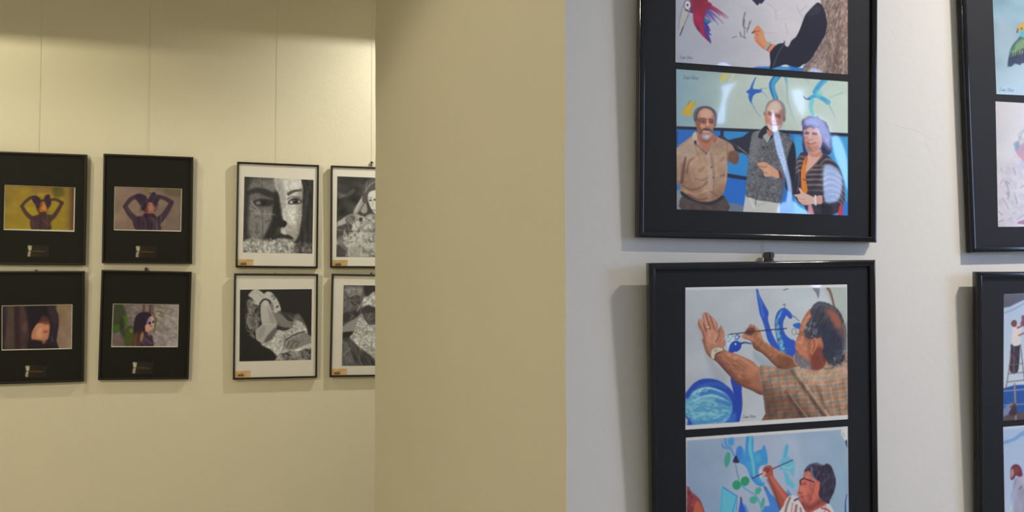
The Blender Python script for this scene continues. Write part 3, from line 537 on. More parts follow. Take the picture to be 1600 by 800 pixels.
    p.noise('1120,556 1150,556 1168,580 1150,600 1124,576', .16, 1.6, 5, -55, 31); p.line('1100,530 1104,550', 5, (112, 68, 54), 4, .6); p.setclip()
    HA = '1090.5,503 1093,498 1096,499 1099.5,506 1097.5,498 1097.5,492 1100,488.5 1104,488 1107,489.5 1109,492 1113,495 1118,500 1121,506 1123,514 1125,511 1127,508.5 1130,514 1132,522 1132,534 1128,546 1106,552 1102,540 1099,528 1096,518 1092,511'
    p.poly(HA, (160, 108, 86), 1.3); p.setclip(HA, 1)
    p.poly('1102,518 1116,513 1123,524 1119,538 1107,540', (180, 126, 102), 6, .7); p.line('1128,512 1130,526 1126,544', 4, (176, 120, 94), 3, .6); p.line('1091,506 1098,522 1101,540 1106,554', 4, (112, 70, 58), 4, .7)
    for a in ['1094,500 1098,512', '1100,491 1104,506', '1105.5,491.5 1109.5,506', '1113,498 1118,510']: p.line(a, 2.6, (188, 136, 112), 2, .7)
    for a in ['1098.5,503 1103.5,518', '1103,490.5 1106.5,503 1109.5,514', '1109,494 1113.5,503 1116.5,514', '1123.5,513 1123.5,524 1119,534']: p.line(a, (.9, 1.8), (92, 54, 46), 1.3, .85)
    p.noise(None, .08, 4, 4, 0, 8); p.setclip()
    p.ell(1106, 510.5, 2.4, 1.1, (204, 182, 158), 10, .8, .9); p.line('1126.2,510 1126.4,516', 1.6, (126, 100, 106), 1.2, .7)
    p.poly('1111,558 1111.5,549 1116,544 1124,542.5 1130,545 1128,548 1121,550 1117,554 1116,561', (178, 172, 154), 1.2); p.ell(1118.5, 547.5, 3.2, 2.4, (150, 142, 124), -20, 1, .9); p.line('1117,560.5 1119,554 1127,549.5', 1.4, (62, 46, 42), 1, .8)
    # plaid shirt
    SH = '1187,573 1196,571 1208,573 1225,577 1240,574 1255,570 1265,570 1280,564 1296,564 1312,560 1326,552 1326,652 1199,662 1196,646 1193,622 1190,600'
    p.poly(SH, (146, 122, 102), 1.4); p.setclip(SH, 1.3)
    for k in range(-2, 9):
        y = 572 + 13.5 * k
        p.line([(1184, y + 6), (1230, y), (1290, y - 2), (1330, y - 8)], 4.4, (160, 96, 68), 2.6, .6); p.line([(1184, y + 12), (1230, y + 6.5), (1290, y + 4), (1330, y - 2)], 4, (108, 108, 104), 2.6, .45); p.line([(1184, y + 9.2), (1230, y + 3.4), (1290, y + 1), (1330, y - 5)], .9, (198, 162, 128), 1.2, .5)
    for k in range(-1, 13):
        x = 1190 + 12.5 * k
        p.line([(x - 2, 570), (x + 4, 610), (x + 14, 662)], 4.6, (98, 100, 100), 3, .42); p.line([(x + 5, 570), (x + 11, 610), (x + 20, 662)], 2.2, (172, 110, 76), 2, .35); p.line([(x + 2, 570), (x + 8, 610), (x + 17.5, 662)], .8, (198, 168, 136), 1.2, .3)
    p.poly('1186,606 1222,612 1252,628 1282,655 1276,675 1186,675', (.68, .60, .58), 18, .9, mul=True); p.line('1238,580 1252,600 1272,628 1292,656', (3, 7), (.5, .46, .45), 5, .8, mul=True); p.line('1231,611 1246,632 1264,655', (1, 1.6), (176, 146, 124), 1.6, .7); p.line('1228,612 1242,634 1258,656', 4, (.7, .66, .66), 4, .7, mul=True)
    p.line('1246,584 1262,606 1280,632 1298,654', 3, (184, 160, 136), 3.5, .5); p.line('1268,601 1296,600 1326,592', 1.8, (170, 112, 88), 1.8, .6); p.line('1276,604 1288,632 1302,654', 4, (.7, .68, .66), 4, .7, mul=True); p.line('1300,604 1308,630 1314,654', 3, (.8, .78, .76), 4, .6, mul=True); p.poly('1240,576 1290,572 1322,572 1322,592 1262,598', (176, 152, 130), 9, .5); p.line('1190,580 1198,612 1204,650', 5, (.85, .8, .78), 4, .5, mul=True)
    p.noise(None, .12, 8, 14, 40, 15); p.noise(None, .05, 2, 2, 0, 16); p.line('1281,570 1290,576 1304,574', 2, (.6, .55, .52), 2.5, .7, mul=True)
    p.setclip()
    # head
    FA = '1268,482 1259,491 1253,502 1249,514 1248,522 1244,532 1241.5,541 1244,547 1242,554 1241,562 1246,570 1256,574 1270,578 1284,576 1292,560 1288,530 1276,500'
    p.poly(FA, (156, 98, 72), 1.4); p.setclip(FA, 1.4)
    p.poly('1266,488 1258,499 1252,514 1258,514 1265,500', (186, 120, 88), 4, .8); p.poly('1247,526 1257,524 1263,540 1257,554 1246,550', (172, 112, 88), 5, .7); p.poly('1270,546 1288,545 1292,580 1268,580', (106, 48, 40), 6, .9); p.line('1258,526 1266,540 1264,560', 4, (128, 74, 56), 4, .7); p.ell(1252, 535, 3, 4, (184, 122, 98), 0, 3, .6); p.line('1250,520 1256,519', 1.6, (92, 58, 50), 1.4, .8); p.line('1243,549 1248,550', 1.2, (110, 56, 50), 1.2, .8); p.noise(None, .1, 4, 5, 0, 14)
    p.setclip()
    HR = '1266,487 1270,478 1278,471.5 1288,472 1299,476 1308,482 1315,492 1320,506 1322,520 1322,536 1321,552 1318,564 1308,571 1297,570 1290,562 1285,553 1287,540 1282,527 1272,531 1263,529 1257.5,524 1257,513 1262,502 1268,494'
    p.poly(HR, (54, 54, 66), 2.6)
    p.curls('1290,548 1322,530 1324,562 1310,576 1296,574', 70, 3.4, [(120, 116, 124), (70, 68, 80), (150, 146, 150), (46, 46, 60)], 3, .5, 1.8); p.curls('1257,512 1268,496 1276,508 1272,528 1260,526', 46, 3, [(116, 112, 116), (82, 80, 88), (140, 134, 134)], 4, .55, 1.6)
    p.setclip(HR, 3)
    p.noise(None, .26, 2.2, 9, 22, 6, (1, 1, 1), 2, 1.1); p.poly('1276,506 1308,516 1316,545 1300,560 1286,548 1284,528', (34, 38, 56), 9, .75); p.line('1271,481 1284,475 1302,482', 3, (104, 102, 110), 3, .5); p.line('1318,506 1321,530 1318,552', 4, (126, 120, 126), 3, .55)
    p.poly('1292,486 1301,485 1309,492 1314,503 1315,511 1309,512 1302,503', (158, 88, 62), 6, .85); p.poly('1288,478 1306,486 1318,512 1320,530 1310,522 1298,500', (120, 76, 66), 8, .45)
    p.setclip()
    p.line('1316,486 1323,502 1325,520', 2, (134, 138, 138), 3, .5)
    p.poly('1268,533 1273,527 1277.5,531 1277,540 1273,549 1268,554 1266.5,544', (170, 102, 78), 1.6); p.line('1271.5,531 1273,540 1269.5,549', 1.4, (98, 50, 42), 1.4, .8); p.line('1275.5,531 1275.5,541', 1.2, (192, 130, 104), 1.2, .6)
    p.poly('1241,555 1246,551 1253,558 1264,564 1268,574 1256,575 1245,569', (98, 94, 104), 3, .9); p.curls('1241,554 1250,556 1266,566 1266,576 1250,574', 50, 2.6, [(150, 148, 156), (72, 68, 78), (124, 118, 124)], 9, .5, 1.4); p.line('1241,555 1240.5,563 1245,570', 1.8, (164, 162, 170), 1.8, .7)
    for a in [np.linspace(0, 2 * np.pi, 12)]: p.line(np.c_[1241 + 3.4 * np.cos(a), 518 + 4.8 * np.sin(a)], .7, (62, 50, 52), .9, .8)
    p.line('1244,521 1255,523 1267,526', 1, (84, 56, 52), .8, .8)
    p.setclip()
    p.line('1163,618 1162,637', 1.8, (176, 178, 120), 1.6, .6)
    p.text('Joan Oliva', 1160.5, 653.5, 4.6, -.06, (66, 72, 82), .6, .7)
    return p
def paint_bluebird_print(m, yp):
    p = Pic(m, yp, [(1071.8, 684), (1324.6, 666.3), (1327, 878), (1073, 905)], 2.6, (182, 180, 178))
    IN = '1073,688.5 1323,671 1330,880 1073,905'
    p.border(IN)
    p.grad((1075, 740), (122, 142, 164), (1150, 700), (134, 148, 166)); p.setclip('1210,670 1330,660 1330,880 1230,880', 30, False); p.grad((1240, 690), (136, 154, 172), (1322, 720), (128, 150, 168)); p.setclip()
    p.noise(None, .03, 30, 30, 0, 4); p.poly('1160,690 1240,684 1246,720 1236,800 1150,800', (162, 166, 182), 25, .5)
    C = (58, 132, 192)
    p.line('1133,686 1134,695 1140,700 1147,712', (4, 2.6), (72, 128, 180), 1.4); p.line('1128,694 1130,699 1138,701', 3, (74, 128, 176), 1.4); p.poly('1138,685 1145,683 1146,694 1141,697 1137,692', C, 1.4)
    p.ell(1136, 718, 4.4, 12, (52, 136, 120), 8, 1.5)
    BI = '1149,709 1151,700 1156,696.5 1160,700 1163,706 1164.5,692 1166,682 1175,681 1177,692 1177,706 1183,704 1189,702 1193,695 1197,704 1199,718 1198,726 1191,727 1187,729 1184,735 1186,745 1190,752 1195,756 1192,760 1184,759 1177,753 1172,746 1168,736 1163,728 1156,724 1150,719'
    p.poly(BI, C, 1.5); p.setclip(BI, 1.5)
    p.noise(None, .12, 8, 10, 0, 9, (1, .6, .3)); p.line('1172,684 1171,700 1176,724 1178,745', 4, (110, 190, 212), 3, .65); p.poly('1149,700 1157,696 1160,712 1154,722', (48, 102, 184), 4, .7); p.line('1166,684 1166,706 1170,720', 3, (44, 120, 190), 2, .6); p.poly('1184,704 1194,696 1199,720 1190,726', (48, 118, 186), 5, .5); p.line('1172,744 1180,754 1192,759', 4, (44, 112, 188), 2.5, .6); p.ell(1184, 716, 5, 7, (74, 162, 205), 0, 5, .6)
    p.setclip()
    p.poly('1144.5,722 1149,711.5 1152,716 1154,723', (32, 32, 58), 1.2); p.poly('1186,736 1190,731 1195,728 1192,738 1188,748', (176, 178, 192), 2, .9)
    G = (36, 130, 94)
    p.line('1149,726 1151,738 1154,750', 1.6, (78, 128, 132), 1); p.line('1156,757 1168,767 1180,774 1188,790 1190,802', 2.2, (82, 140, 160), 1.2)
    for e in [(1150.5, 758, 6.6, 7.4, 0), (1163.5, 752, 6.8, 7.6, 20), (1184, 767, 4.6, 6, 30), (1176.5, 781.5, 6.2, 6, 0), (1191.5, 786, 2.8, 8.6, 8)]: p.ell(e[0], e[1], e[2], e[3], G if e[0] < 1170 else (64, 146, 126), e[4], 1.4)
    # right-hand bird
    for P, c in [('1225,698 1230,694 1231.5,702 1230,712 1238,718 1241,724 1241,742 1237,744 1232,736 1224,736 1217,733 1215,724 1220,719', (92, 160, 196)), ('1224,735 1231,742 1235,750 1241,757 1240,763 1233,761 1227,754', (84, 160, 200)), ('1229,765 1234,770 1237,776 1231,776', (64, 122, 190))]: p.poly(P, c, 2, .95)
    p.line('1229,697 1226,714', 2, (62, 120, 180), 1.5, .7); p.line('1218,726 1230,732 1238,728', 2, (150, 190, 205), 2, .6)
    p.line('1224,684 1240,696 1246,716 1244,746', 6, (156, 166, 184), 8, .5)
    # lower figures
    p.poly('1127,762 1130,760.5 1141,769 1152,776 1149,790 1145,806 1126,806', (84, 162, 196), 1.5); p.line('1129,761 1140,768.5 1152,776', 1.6, (50, 108, 170), 1); p.line('1151,776 1147,790 1143,804', 1.6, (54, 128, 184), 1.2); p.line('1128,764 1126,802', 1.8, (60, 140, 190), 1.4, .7)
    p.poly('1154,804 1155,790 1157,779 1160,786 1165,802', (38, 74, 170), 1.3); p.line('1157,778 1158,782', 2.4, (72, 46, 72), 1); p.line('1163,790 1168,802', 3, (60, 120, 180), 1.6); p.line('1151,780 1150,798', 1.2, (90, 120, 160), 1)
    p.poly('1193,762 1197,761 1203,771 1211,779 1219,792 1222,806 1192,806 1194,792 1202,790 1198,776', (56, 112, 186), 1.6); p.line('1194,761 1196,766', 2.6, (110, 72, 92), 1.2, .8)
    p.poly('1071,758 1075,760 1080,768 1087,774 1093,780 1098,792 1100,808 1071,808', (126, 50, 56), 2); p.poly('1086,786 1092,784 1099,804 1084,806', (168, 84, 52), 3, .9); p.line('1076,762 1078,780 1076,800', 3, (92, 40, 48), 2, .6); p.noise('1071,758 1082,768 1082,806 1071,806', .3, 2, 4, 0, 9)
    # brush, arm, man
    p.line('1175,747.5 1195,738 1220,727 1238,719', (1.8, 1.4), (58, 42, 58), .9)
    p.poly('1191,738 1192,731 1197,728 1204,728 1207,735 1208,744 1214,753 1224,766 1232,775 1226,790 1221,800 1214,784 1208,768 1203,755 1198,746 1193,744', (148, 72, 60), 1.4); p.line('1205,746 1214,760 1226,778', 5, (182, 100, 72), 4, .75); p.line('1200,750 1210,772 1219,796', 4, (96, 42, 42), 4, .7); p.poly('1193,736 1197,731 1203,733 1199,739', (104, 44, 50), 1.5, .8); p.ell(1193.5, 740, 2.6, 3.4, (190, 150, 150), 0, 1.2, .8)
    SH = '1222,806 1224,790 1228,780 1234,775 1242,775 1250,780 1257,790 1262,800 1274,793 1290,786 1297,789 1303,800 1304,808'
    p.poly(SH, (190, 180, 180), 1.5); p.setclip(SH)
    for a, wd, c in [('1234,778 1229,790 1226,804', 3.4, (112, 82, 80)), ('1241,782 1247,779', 3, (50, 50, 92)), ('1244,790 1242,802', 4, (142, 80, 84)), ('1238,786 1236,800', 2, (150, 118, 90)), ('1284,794 1292,796 1298,802', 3, (150, 60, 66)), ('1290,790 1288,802', 1.6, (160, 80, 80)), ('1250,794 1252,804', 3, (120, 96, 110))]: p.line(a, wd, c, 1.4, .85)
    p.setclip()
    p.poly('1258,735 1255,744 1251,752 1249,758 1247.5,765 1245.5,772 1248,776 1247.5,782 1252,788 1256,796 1262,803 1276,796 1292,786 1286,770 1280,752 1270,738', (168, 88, 76), 1.4)
    p.setclip('1258,735 1255,744 1251,752 1249,758 1247.5,765 1245.5,772 1248,776 1247.5,782 1252,788 1256,796 1262,803 1276,796 1292,786 1286,770 1280,752 1270,738', 1.4)
    p.ell(1257, 768, 6, 8, (188, 104, 84), 0, 6, .7); p.line('1254,788 1264,794 1282,784 1292,776', 9, (108, 46, 48), 6, .8); p.line('1272,756 1268,772 1262,788', 4, (128, 60, 54), 5, .6); p.poly('1258,738 1264,736 1267,747 1258,749', (186, 114, 98), 4, .7); p.line('1251,757 1258,756', 1.4, (90, 44, 44), 1.4, .7); p.line('1249,776 1254,777', 1.2, (104, 44, 46), 1.2, .8); p.ell(1252, 763, 2, 3, (196, 120, 100), 0, 2, .6); p.noise(None, .1, 4, 5, 0, 3); p.setclip()
    HR = '1256,738 1259,731 1265,726 1273,724 1281,725.5 1287,727 1291,724.5 1297,727 1301,734 1305,746 1305.5,758 1302,770 1297,780 1294,787 1285,782 1279,774 1279,764 1281,754 1274,749 1268,744 1264,736'
    p.poly(HR, (46, 40, 58), 2); p.noise(HR, .3, 2.2, 8, 15, 7); p.curls(HR, 60, 3, [(72, 66, 84), (34, 28, 46), (96, 92, 108)], 2, .4, 1.6); p.line('1268,731 1268,741 1273,750', 3, (128, 124, 136), 2, .7); p.line('1260,732 1272,726 1284,728', 1.6, (104, 104, 120), 1.6, .5)
    p.poly('1274,758 1279,755 1280,764 1276,772 1273,768', (186, 96, 72), 1.4)
    p.line('1251,750 1256,748 1262,750 1271,753', 1.8, (58, 34, 50), 1); p.line('1250,751 1250,756', 2.4, (70, 40, 52), 1); p.line('1247,770 1252,771', 1.2, (110, 48, 48), 1, .8)
    p.poly('1314,676 1318,670 1327,668 1327,694 1320,688', (196, 196, 190), 2); p.line('1317,676 1319,682', 2, (120, 130, 130), 1.4, .7); p.poly('1321,688 1328,690 1328,704 1323,698', (42, 52, 62), 1.5); p.line('1323,772 1321,784 1321,800', (1, 2.6), (44, 66, 122), 1)
    p.setclip()
    return p
def paint_parrot_print(m, yp):
    p = Pic(m, yp, [(1548, -75), (1770, -62), (1778, 157), (1557, 147)], 2.2, (165, 190, 205))
    p.grad((1556, 20), (150, 182, 202), (1600, 110), (182, 205, 218)); p.noise(None, .06, 40, 25, 0, 3); p.poly('1556,30 1580,40 1585,70 1560,85', (182, 202, 218), 14, .7)
    p.poly('1574,102 1577,82 1581,72 1588,64 1598,56 1640,54 1640,110 1600,100 1592,103 1585,100 1579,105', (36, 44, 68), 1.5)
    p.poly('1577,84 1581,73 1588,65 1598,57 1640,56 1640,84 1600,78 1588,82', (66, 124, 92), 2); p.poly('1588,68 1600,62 1606,72 1594,78 1584,80', (150, 172, 120), 4, .8)
    for k in range(8): p.line([(1579 + 3.4 * k, 80 + (k % 2)), (1577.5 + 3.4 * k, 95 - k)], (2.2, .8), (186, 190, 92) if k % 3 else (90, 150, 110), 1.2, .85)
    for k in range(8): p.line([(1577 + 4 * k, 92 - k), (1574 + 4 * k, 105 - 1.2 * k)], (3.4, 1), (32, 36, 62), 1.2, .9)
    p.poly('1592,48 1598,44 1640,44 1640,62 1597,60 1593,55', (104, 186, 208), 1.6); p.poly('1588.5,48 1590,42 1595,37.5 1602,37 1640,40 1640,48 1600,46 1596,49 1592,50', (226, 174, 62), 1.5); p.line('1589,47 1588,52', 2.2, (112, 92, 92), 1.2); p.ell(1594.5, 46, 1.2, 1.6, (60, 90, 60), 0, 1)
    p.poly('1640,50 1700,70 1720,120 1660,110', (60, 130, 90), 2)
    p.text('Joan Oliva', 1561, 142.5, 5, .04, (90, 112, 140), .75, .6)
    return p
def paint_whitehair_print(m, yp):
    p = Pic(m, yp, [(1555.5, 158.5), (1778, 171), (1783, 353), (1559.5, 354.4)], 2.2, (212, 210, 217))
    p.noise(None, .02, 30, 20, 0, 3)
    p.poly('1562,348 1560,300 1564,275 1572,258 1584,244 1594,242 1640,240 1700,260 1720,356 1562,356', (208, 200, 208), 4)
    p.noise('1560,260 1640,240 1700,356 1560,356', .06, 10, 6, 40, 8)
    for a, wd in [('1563,287 1568,280', 1), ('1572,285 1577,300 1575,310', 1.6), ('1585,300 1590,317', (1, 2.2)), ('1571,283 1577,286', 1.6), ('1595,293 1601,289', 1.4), ('1561,331 1566,336', 1.4), ('1561,347 1568,344', 1.4), ('1583,333 1588,331', 1.2), ('1590,343 1600,336', 1.4), ('1574,300 1575,304', 2), ('1577,342 1582,340', 1), ('1564,262 1566,268', 1), ('1568,310 1576,326', 1), ('1584,262 1587,272', 1.6)]: p.line(a, wd, (122, 112, 130), 1.2, .7)
    p.poly('1586,280 1590,290 1586,296', (185, 178, 200), 3, .6); p.poly('1594,250 1600,252 1606,266 1598,262', (175, 182, 208), 2, .8)
    p.poly('1586,232 1585,222 1589,212 1596,204 1606,200 1640,204 1640,236 1592,238', (186, 182, 182), 2); p.noise('1586,232 1589,212 1600,202 1640,204 1640,236', .2, 3, 7, 30, 5); p.poly('1586,224 1592,220 1594,232 1588,236', (120, 128, 160), 2.4, .9)
    p.poly('1588,238 1594,233 1602,222 1640,226 1640,262 1606,256 1597,248', (200, 118, 96), 1.8); p.poly('1594,230 1602,226 1602,238 1596,240', (166, 118, 160), 2.5, .7); p.poly('1590,349 1598,344 1612,342 1612,350', (150, 28, 52), 1.4)
    return p
def paint_ladder_print(m, yp):
    p = Pic(m, yp, [(1568.5, 459.5), (1786, 450), (1786, 642), (1567.8, 657.6)], 2.4, (168, 184, 204))
    p.grad((1570, 480), (160, 178, 202), (1610, 560), (180, 194, 212)); p.poly('1560,456 1640,452 1640,458 1603,467 1568,481', (72, 66, 76), 2); p.line('1568,489 1582,484 1604,472', 3, (120, 142, 168), 2, .7)
    p.poly('1560,609 1640,606 1640,662 1560,662', (30, 78, 156), 1.6); p.poly('1568,638 1584,630 1586,648 1568,656', (150, 150, 170), 3, .7); p.poly('1566,652 1596,644 1640,648 1640,664 1566,664', (84, 72, 78), 3); p.line('1568,611 1640,606', 2, (138, 150, 178), 1.4, .9); p.line('1568,633 1640,630', 1.8, (130, 138, 160), 1.4, .9); p.line('1585,600 1587,656', 2.6, (150, 128, 116), 1.5)
    p.poly('1576,648 1580,638 1586,630 1588,648', (60, 44, 56), 2); p.line('1579,636 1584,632', 3, (110, 62, 58), 1.6)
    p.poly('1579,545 1580,538 1592,534 1593,548 1592,566 1589,582 1578,581 1578,562', (52, 42, 62), 1.4); p.line('1584,540 1584,580', 2, (104, 78, 66), 1.4, .8); p.noise('1579,540 1592,536 1590,582 1578,582', .3, 2, 4, 0, 4)
    for a in ['1580,552 1576,580 1571.5,608', '1594,538 1598,576 1602,608', '1575,584 1600,582', '1573.5,597 1602,594', '1576,571 1598,568']: p.line(a, 1.3, (112, 92, 92), 1)
    p.poly('1583,508 1590,507 1596,512 1594,524 1594,538 1582,540 1581,524', (206, 196, 198), 1.4); p.line('1590,512 1597,508 1599,498', (3.4, 2.4), (140, 86, 84), 1.3); p.line('1592,524 1601,520', 2.6, (150, 96, 84), 1.3); p.poly('1580,508 1580,503 1584,500 1588,502 1588,509 1584,511', (104, 60, 60), 1.3)
    p.poly('1596,500 1600,492 1640,496 1640,512 1598,510', (116, 64, 78), 2)
    return p
def paint_coat_print(m, yp):
    p = Pic(m, yp, [(1567.5, 667.3), (1786, 650), (1788, 832), (1571, 866)], 2.4, (176, 184, 200))
    p.border('1568,671 1790,654 1790,870 1568,870')
    p.grad((1570, 700), (152, 172, 204), (1612, 780), (166, 180, 206)); p.poly('1566,690 1584,684 1600,673 1640,660 1640,667 1602,680 1586,689 1566,695', (112, 146, 182), 2)
    p.poly('1582,804 1583,772 1584,754 1589,746 1600,741 1640,742 1640,870 1580,870', (150, 150, 166), 2); p.line('1597,760 1594,764', 2, (84, 88, 112), 1.2, .8); p.line('1583,770 1580,790', 2, (140, 146, 176), 2, .6); p.noise('1582,804 1584,754 1600,742 1640,742 1640,806', .1, 8, 20, 0, 5)
    p.poly('1580,750 1579,740 1580,731 1585,726 1591,726 1596,731 1598.5,742 1594,745 1588,743 1585,748', (98, 46, 58), 1.6); p.poly('1579,738 1583,732 1585,740 1581,747', (176, 140, 118), 1.6, .8); p.ell(1589, 735, 4, 5, (128, 58, 62), 0, 3, .6)
    p.setclip()
    return p
def arms_figure(p, arm_l, arm_r, hair, face, torso, dark, skin):
    for a, w in arm_l + arm_r: p.line(a, w, dark, 1.8, .95)
    p.poly(torso, dark, 1.8)
    for h in hair: p.poly(h, (48, 32, 46), 2)
    p.poly(face, skin, 1.6)
def paint_yellow_print(m, yp):
    p = Pic(m, yp, [(8.2, 289.5), (116, 293.6), (114.4, 360), (7, 357.6)], 3.4, (138, 113, 36))
    p.grad((8, 300), (126, 100, 42), (40, 320), (142, 117, 36)); p.setclip('100,285 120,285 120,365 104,365', 8, False); p.grad((106, 320), (126, 100, 42), (114, 320), (86, 56, 44)); p.setclip()
    p.poly('50,288 90,288 90,302 56,302', (118, 84, 46), 8, .7); p.poly('84,292 98,292 100,306 84,308', (74, 70, 26), 6, .8); p.ell(64, 305, 5, 4, (156, 126, 30), 0, 4, .8); p.poly('40,325 56,325 58,338 42,338', (158, 136, 40), 3, .7); p.poly('78,322 90,316 88,328 80,334', (152, 130, 34), 3, .7); p.noise(None, .06, 14, 10, 0, 3)
    arms_figure(p, [('34,322 40,315 48,309 56,308', (4.5, 5)), ('34,322 40,332 47,339 56,344', (5, 8))], [('80,312 88,312 97,317', (4, 5)), ('97,317 91,328 84,338 76,344', (5, 8))],
                ['49,308 53,306 59,307 63,312 64,320 60,326 57,322 52,316', '69,310 72,305 77,304 79,310 80,318 77,324 73,326 72,316'], '59,326 62,319 66,315 70,317 72,323 72,330 67,333 61,332', '48,342 54,337 64,335 74,335 82,338 79,348 79,359 50,359', (66, 44, 44), (168, 98, 44))
    p.poly('58,312 63,313 68,311 74,312 76,318 72,322 70,316 65,315 62,320 59,326 56,322', (50, 34, 44), 2, .95); p.curls('52,306 64,308 64,326 58,326', 24, 2.4, [(66, 46, 56), (34, 24, 36)], 3, .6); p.line('76,322 74,330', 2, (96, 58, 36), 2, .6)
    p.ell(69, 324, 3, 4, (196, 124, 60), 0, 2, .7); p.poly('58,324 62,322 63,333 59,332', (.6, .5, .5), 2, .8, mul=True); p.line('66,329 70,330', 1, (120, 54, 34), 1, .7); p.poly('62,332 72,331 72,336 62,337', (60, 42, 36), 1.6); p.noise('50,338 80,338 79,359 50,359', .22, 3, 12, 0, 4)
    for x in (57, 62, 68): p.line([(x, 340), (x, 358)], 1.2, (36, 28, 34), 1.4, .6)
    p.line('66,342 74,350 78,352', 3, (92, 62, 52), 2, .6)
    return p
def paint_mauve_print(m, yp):
    p = Pic(m, yp, [(180, 292.3), (283.2, 295.8), (281.8, 360.4), (178.8, 358.6)], 3.4, (122, 100, 82))
    p.grad((182, 320), (124, 102, 82), (282, 330), (112, 92, 76)); p.noise(None, .07, 14, 12, 0, 3, (1, 1, 1)); p.ell(229, 298, 5, 4, (106, 90, 48), 0, 4, .8); p.poly('258,296 284,296 284,306 262,306', (84, 74, 46), 6, .7); p.ell(204, 297, 8, 4, (118, 96, 86), 0, 5, .6)
    arms_figure(p, [('195,323 200,316 206,310 216,306', (6, 7)), ('196,323 202,333 210,341 220,347', (7, 11))], [('248,307 258,310 268,316', (6, 7)), ('268,317 262,328 255,338 246,347', (7, 11))],
                ['211,306 217,303 224,304 229,308 231,313 228,320 226,328 222,328 219,320 213,312', '233,309 236,303 241,300 245,304 250,308 248,314 244,318 240,316 234,314'], '226,332 228,322 231,317 237,316 240,320 240,328 238,334 232,337 227,336', '207,343 214,339 224,337 236,336 246,339 256,342 251,350 250,361 215,361', (58, 42, 50), (146, 92, 72))
    p.poly('225,310 231,311 236,308 242,312 246,318 243,324 240,320 237,316 231,317 228,322 226,330 222,326', (50, 36, 48), 2, .95); p.curls('212,304 230,306 228,328 220,328', 34, 3, [(68, 52, 62), (34, 26, 38)], 3, .6); p.curls('234,303 250,306 248,322 238,318', 24, 3, [(68, 52, 66), (36, 28, 40)], 4, .6)
    p.ell(236, 324, 3, 5, (168, 110, 84), 0, 2, .7); p.poly('226,320 230,318 231,336 226,334', (.62, .54, .56), 2, .8, mul=True); p.line('232,321.5 235,321', 1, (84, 52, 46), 1, .7); p.line('238,321 240,321.6', 1, (84, 52, 46), 1, .7); p.line('231,330 236,331', 1.4, (130, 66, 60), 1, .7); p.poly('225,334 240,334 240,339 225,339', (42, 30, 36), 1.6); p.line('242,318 245,324 241,330', 2, (70, 44, 44), 1.6, .7)
    p.noise('214,338 256,338 250,361 215,361', .28, 3, 14, 0, 4)
    for x in (223, 231, 233): p.line([(x, 340), (x, 360)], 1.3, (32, 24, 32), 1.4, .7)
    p.line('240,342 244,352 246,360', 4, (92, 72, 80), 2.4, .5); p.line('197,322 204,333', 2, (84, 62, 70), 2, .5)
    return p
def paint_dark_face_print(m, yp):
    p = Pic(m, yp, [(3.8, 478.6), (112, 476.6), (111, 544), (3.6, 546.2)], 3.4, (58, 42, 38))
    p.setclip('88,470 120,470 120,550 86,550', 3, False); p.grad((90, 500), (120, 98, 70), (112, 510), (126, 104, 84)); p.setclip()
    p.poly('14,476 22,476 22,548 10,548 9,510', (74, 62, 48), 5, .7); p.poly('22,476 30,476 32,548 24,548', (42, 28, 30), 3, .8); p.poly('30,480 38,478 42,512 42,546 32,546', (66, 46, 44), 4, .8); p.ell(38, 511, 4, 9, (98, 66, 50), 0, 4, .7); p.poly('4,478 10,478 9,520 4,546', (42, 32, 36), 3, .8)
    p.poly('40,474 76,474 84,482 90,490 91.5,504 90,520 88,532 88,546 44,548 45,524 42,500', (40, 30, 36), 2); p.poly('44,476 72,476 78,488 76,502 66,500 58,508 52,516 47,514', (28, 22, 26), 3, .9)
    p.poly('72,476 82,480 90,492 90,505 80,500', (58, 40, 46), 4, .7)
    p.poly('49,521 53,512 58,506 66,503 74,503 77,508 77,516 76,524 74,530 68,533 58,532 49,530', (166, 112, 80), 2); p.poly('56,520 64,512 66,526 58,528', (178, 128, 96), 3, .7); p.poly('50,530 72,533 70,538 64,534 50,533', (112, 62, 40), 1.8, .8)
    p.poly('60,504 66,494 74,496 77,506 70,508 66,504', (84, 46, 40), 3, .8); p.line('60,503 66,505', 2, (70, 40, 40), 1.4, .8); p.ell(70.5, 518.5, 3.6, 2, (150, 58, 48), 0, 1.6, .9); p.line('72,508 74,513', 2, (188, 128, 70), 1.6, .7)
    p.poly('48,532 66,534 72,536 88,540 88,546 46,546', (34, 26, 32), 2); p.poly('66,532 70,532 69,537 66,537', (150, 110, 84), 1.4, .7); p.line('80,526 82,534', 1.6, (90, 72, 96), 1.4, .6); p.line('84,500 86,512', 2, (64, 48, 60), 2, .6); p.noise(None, .08, 8, 14, 0, 3)
    return p
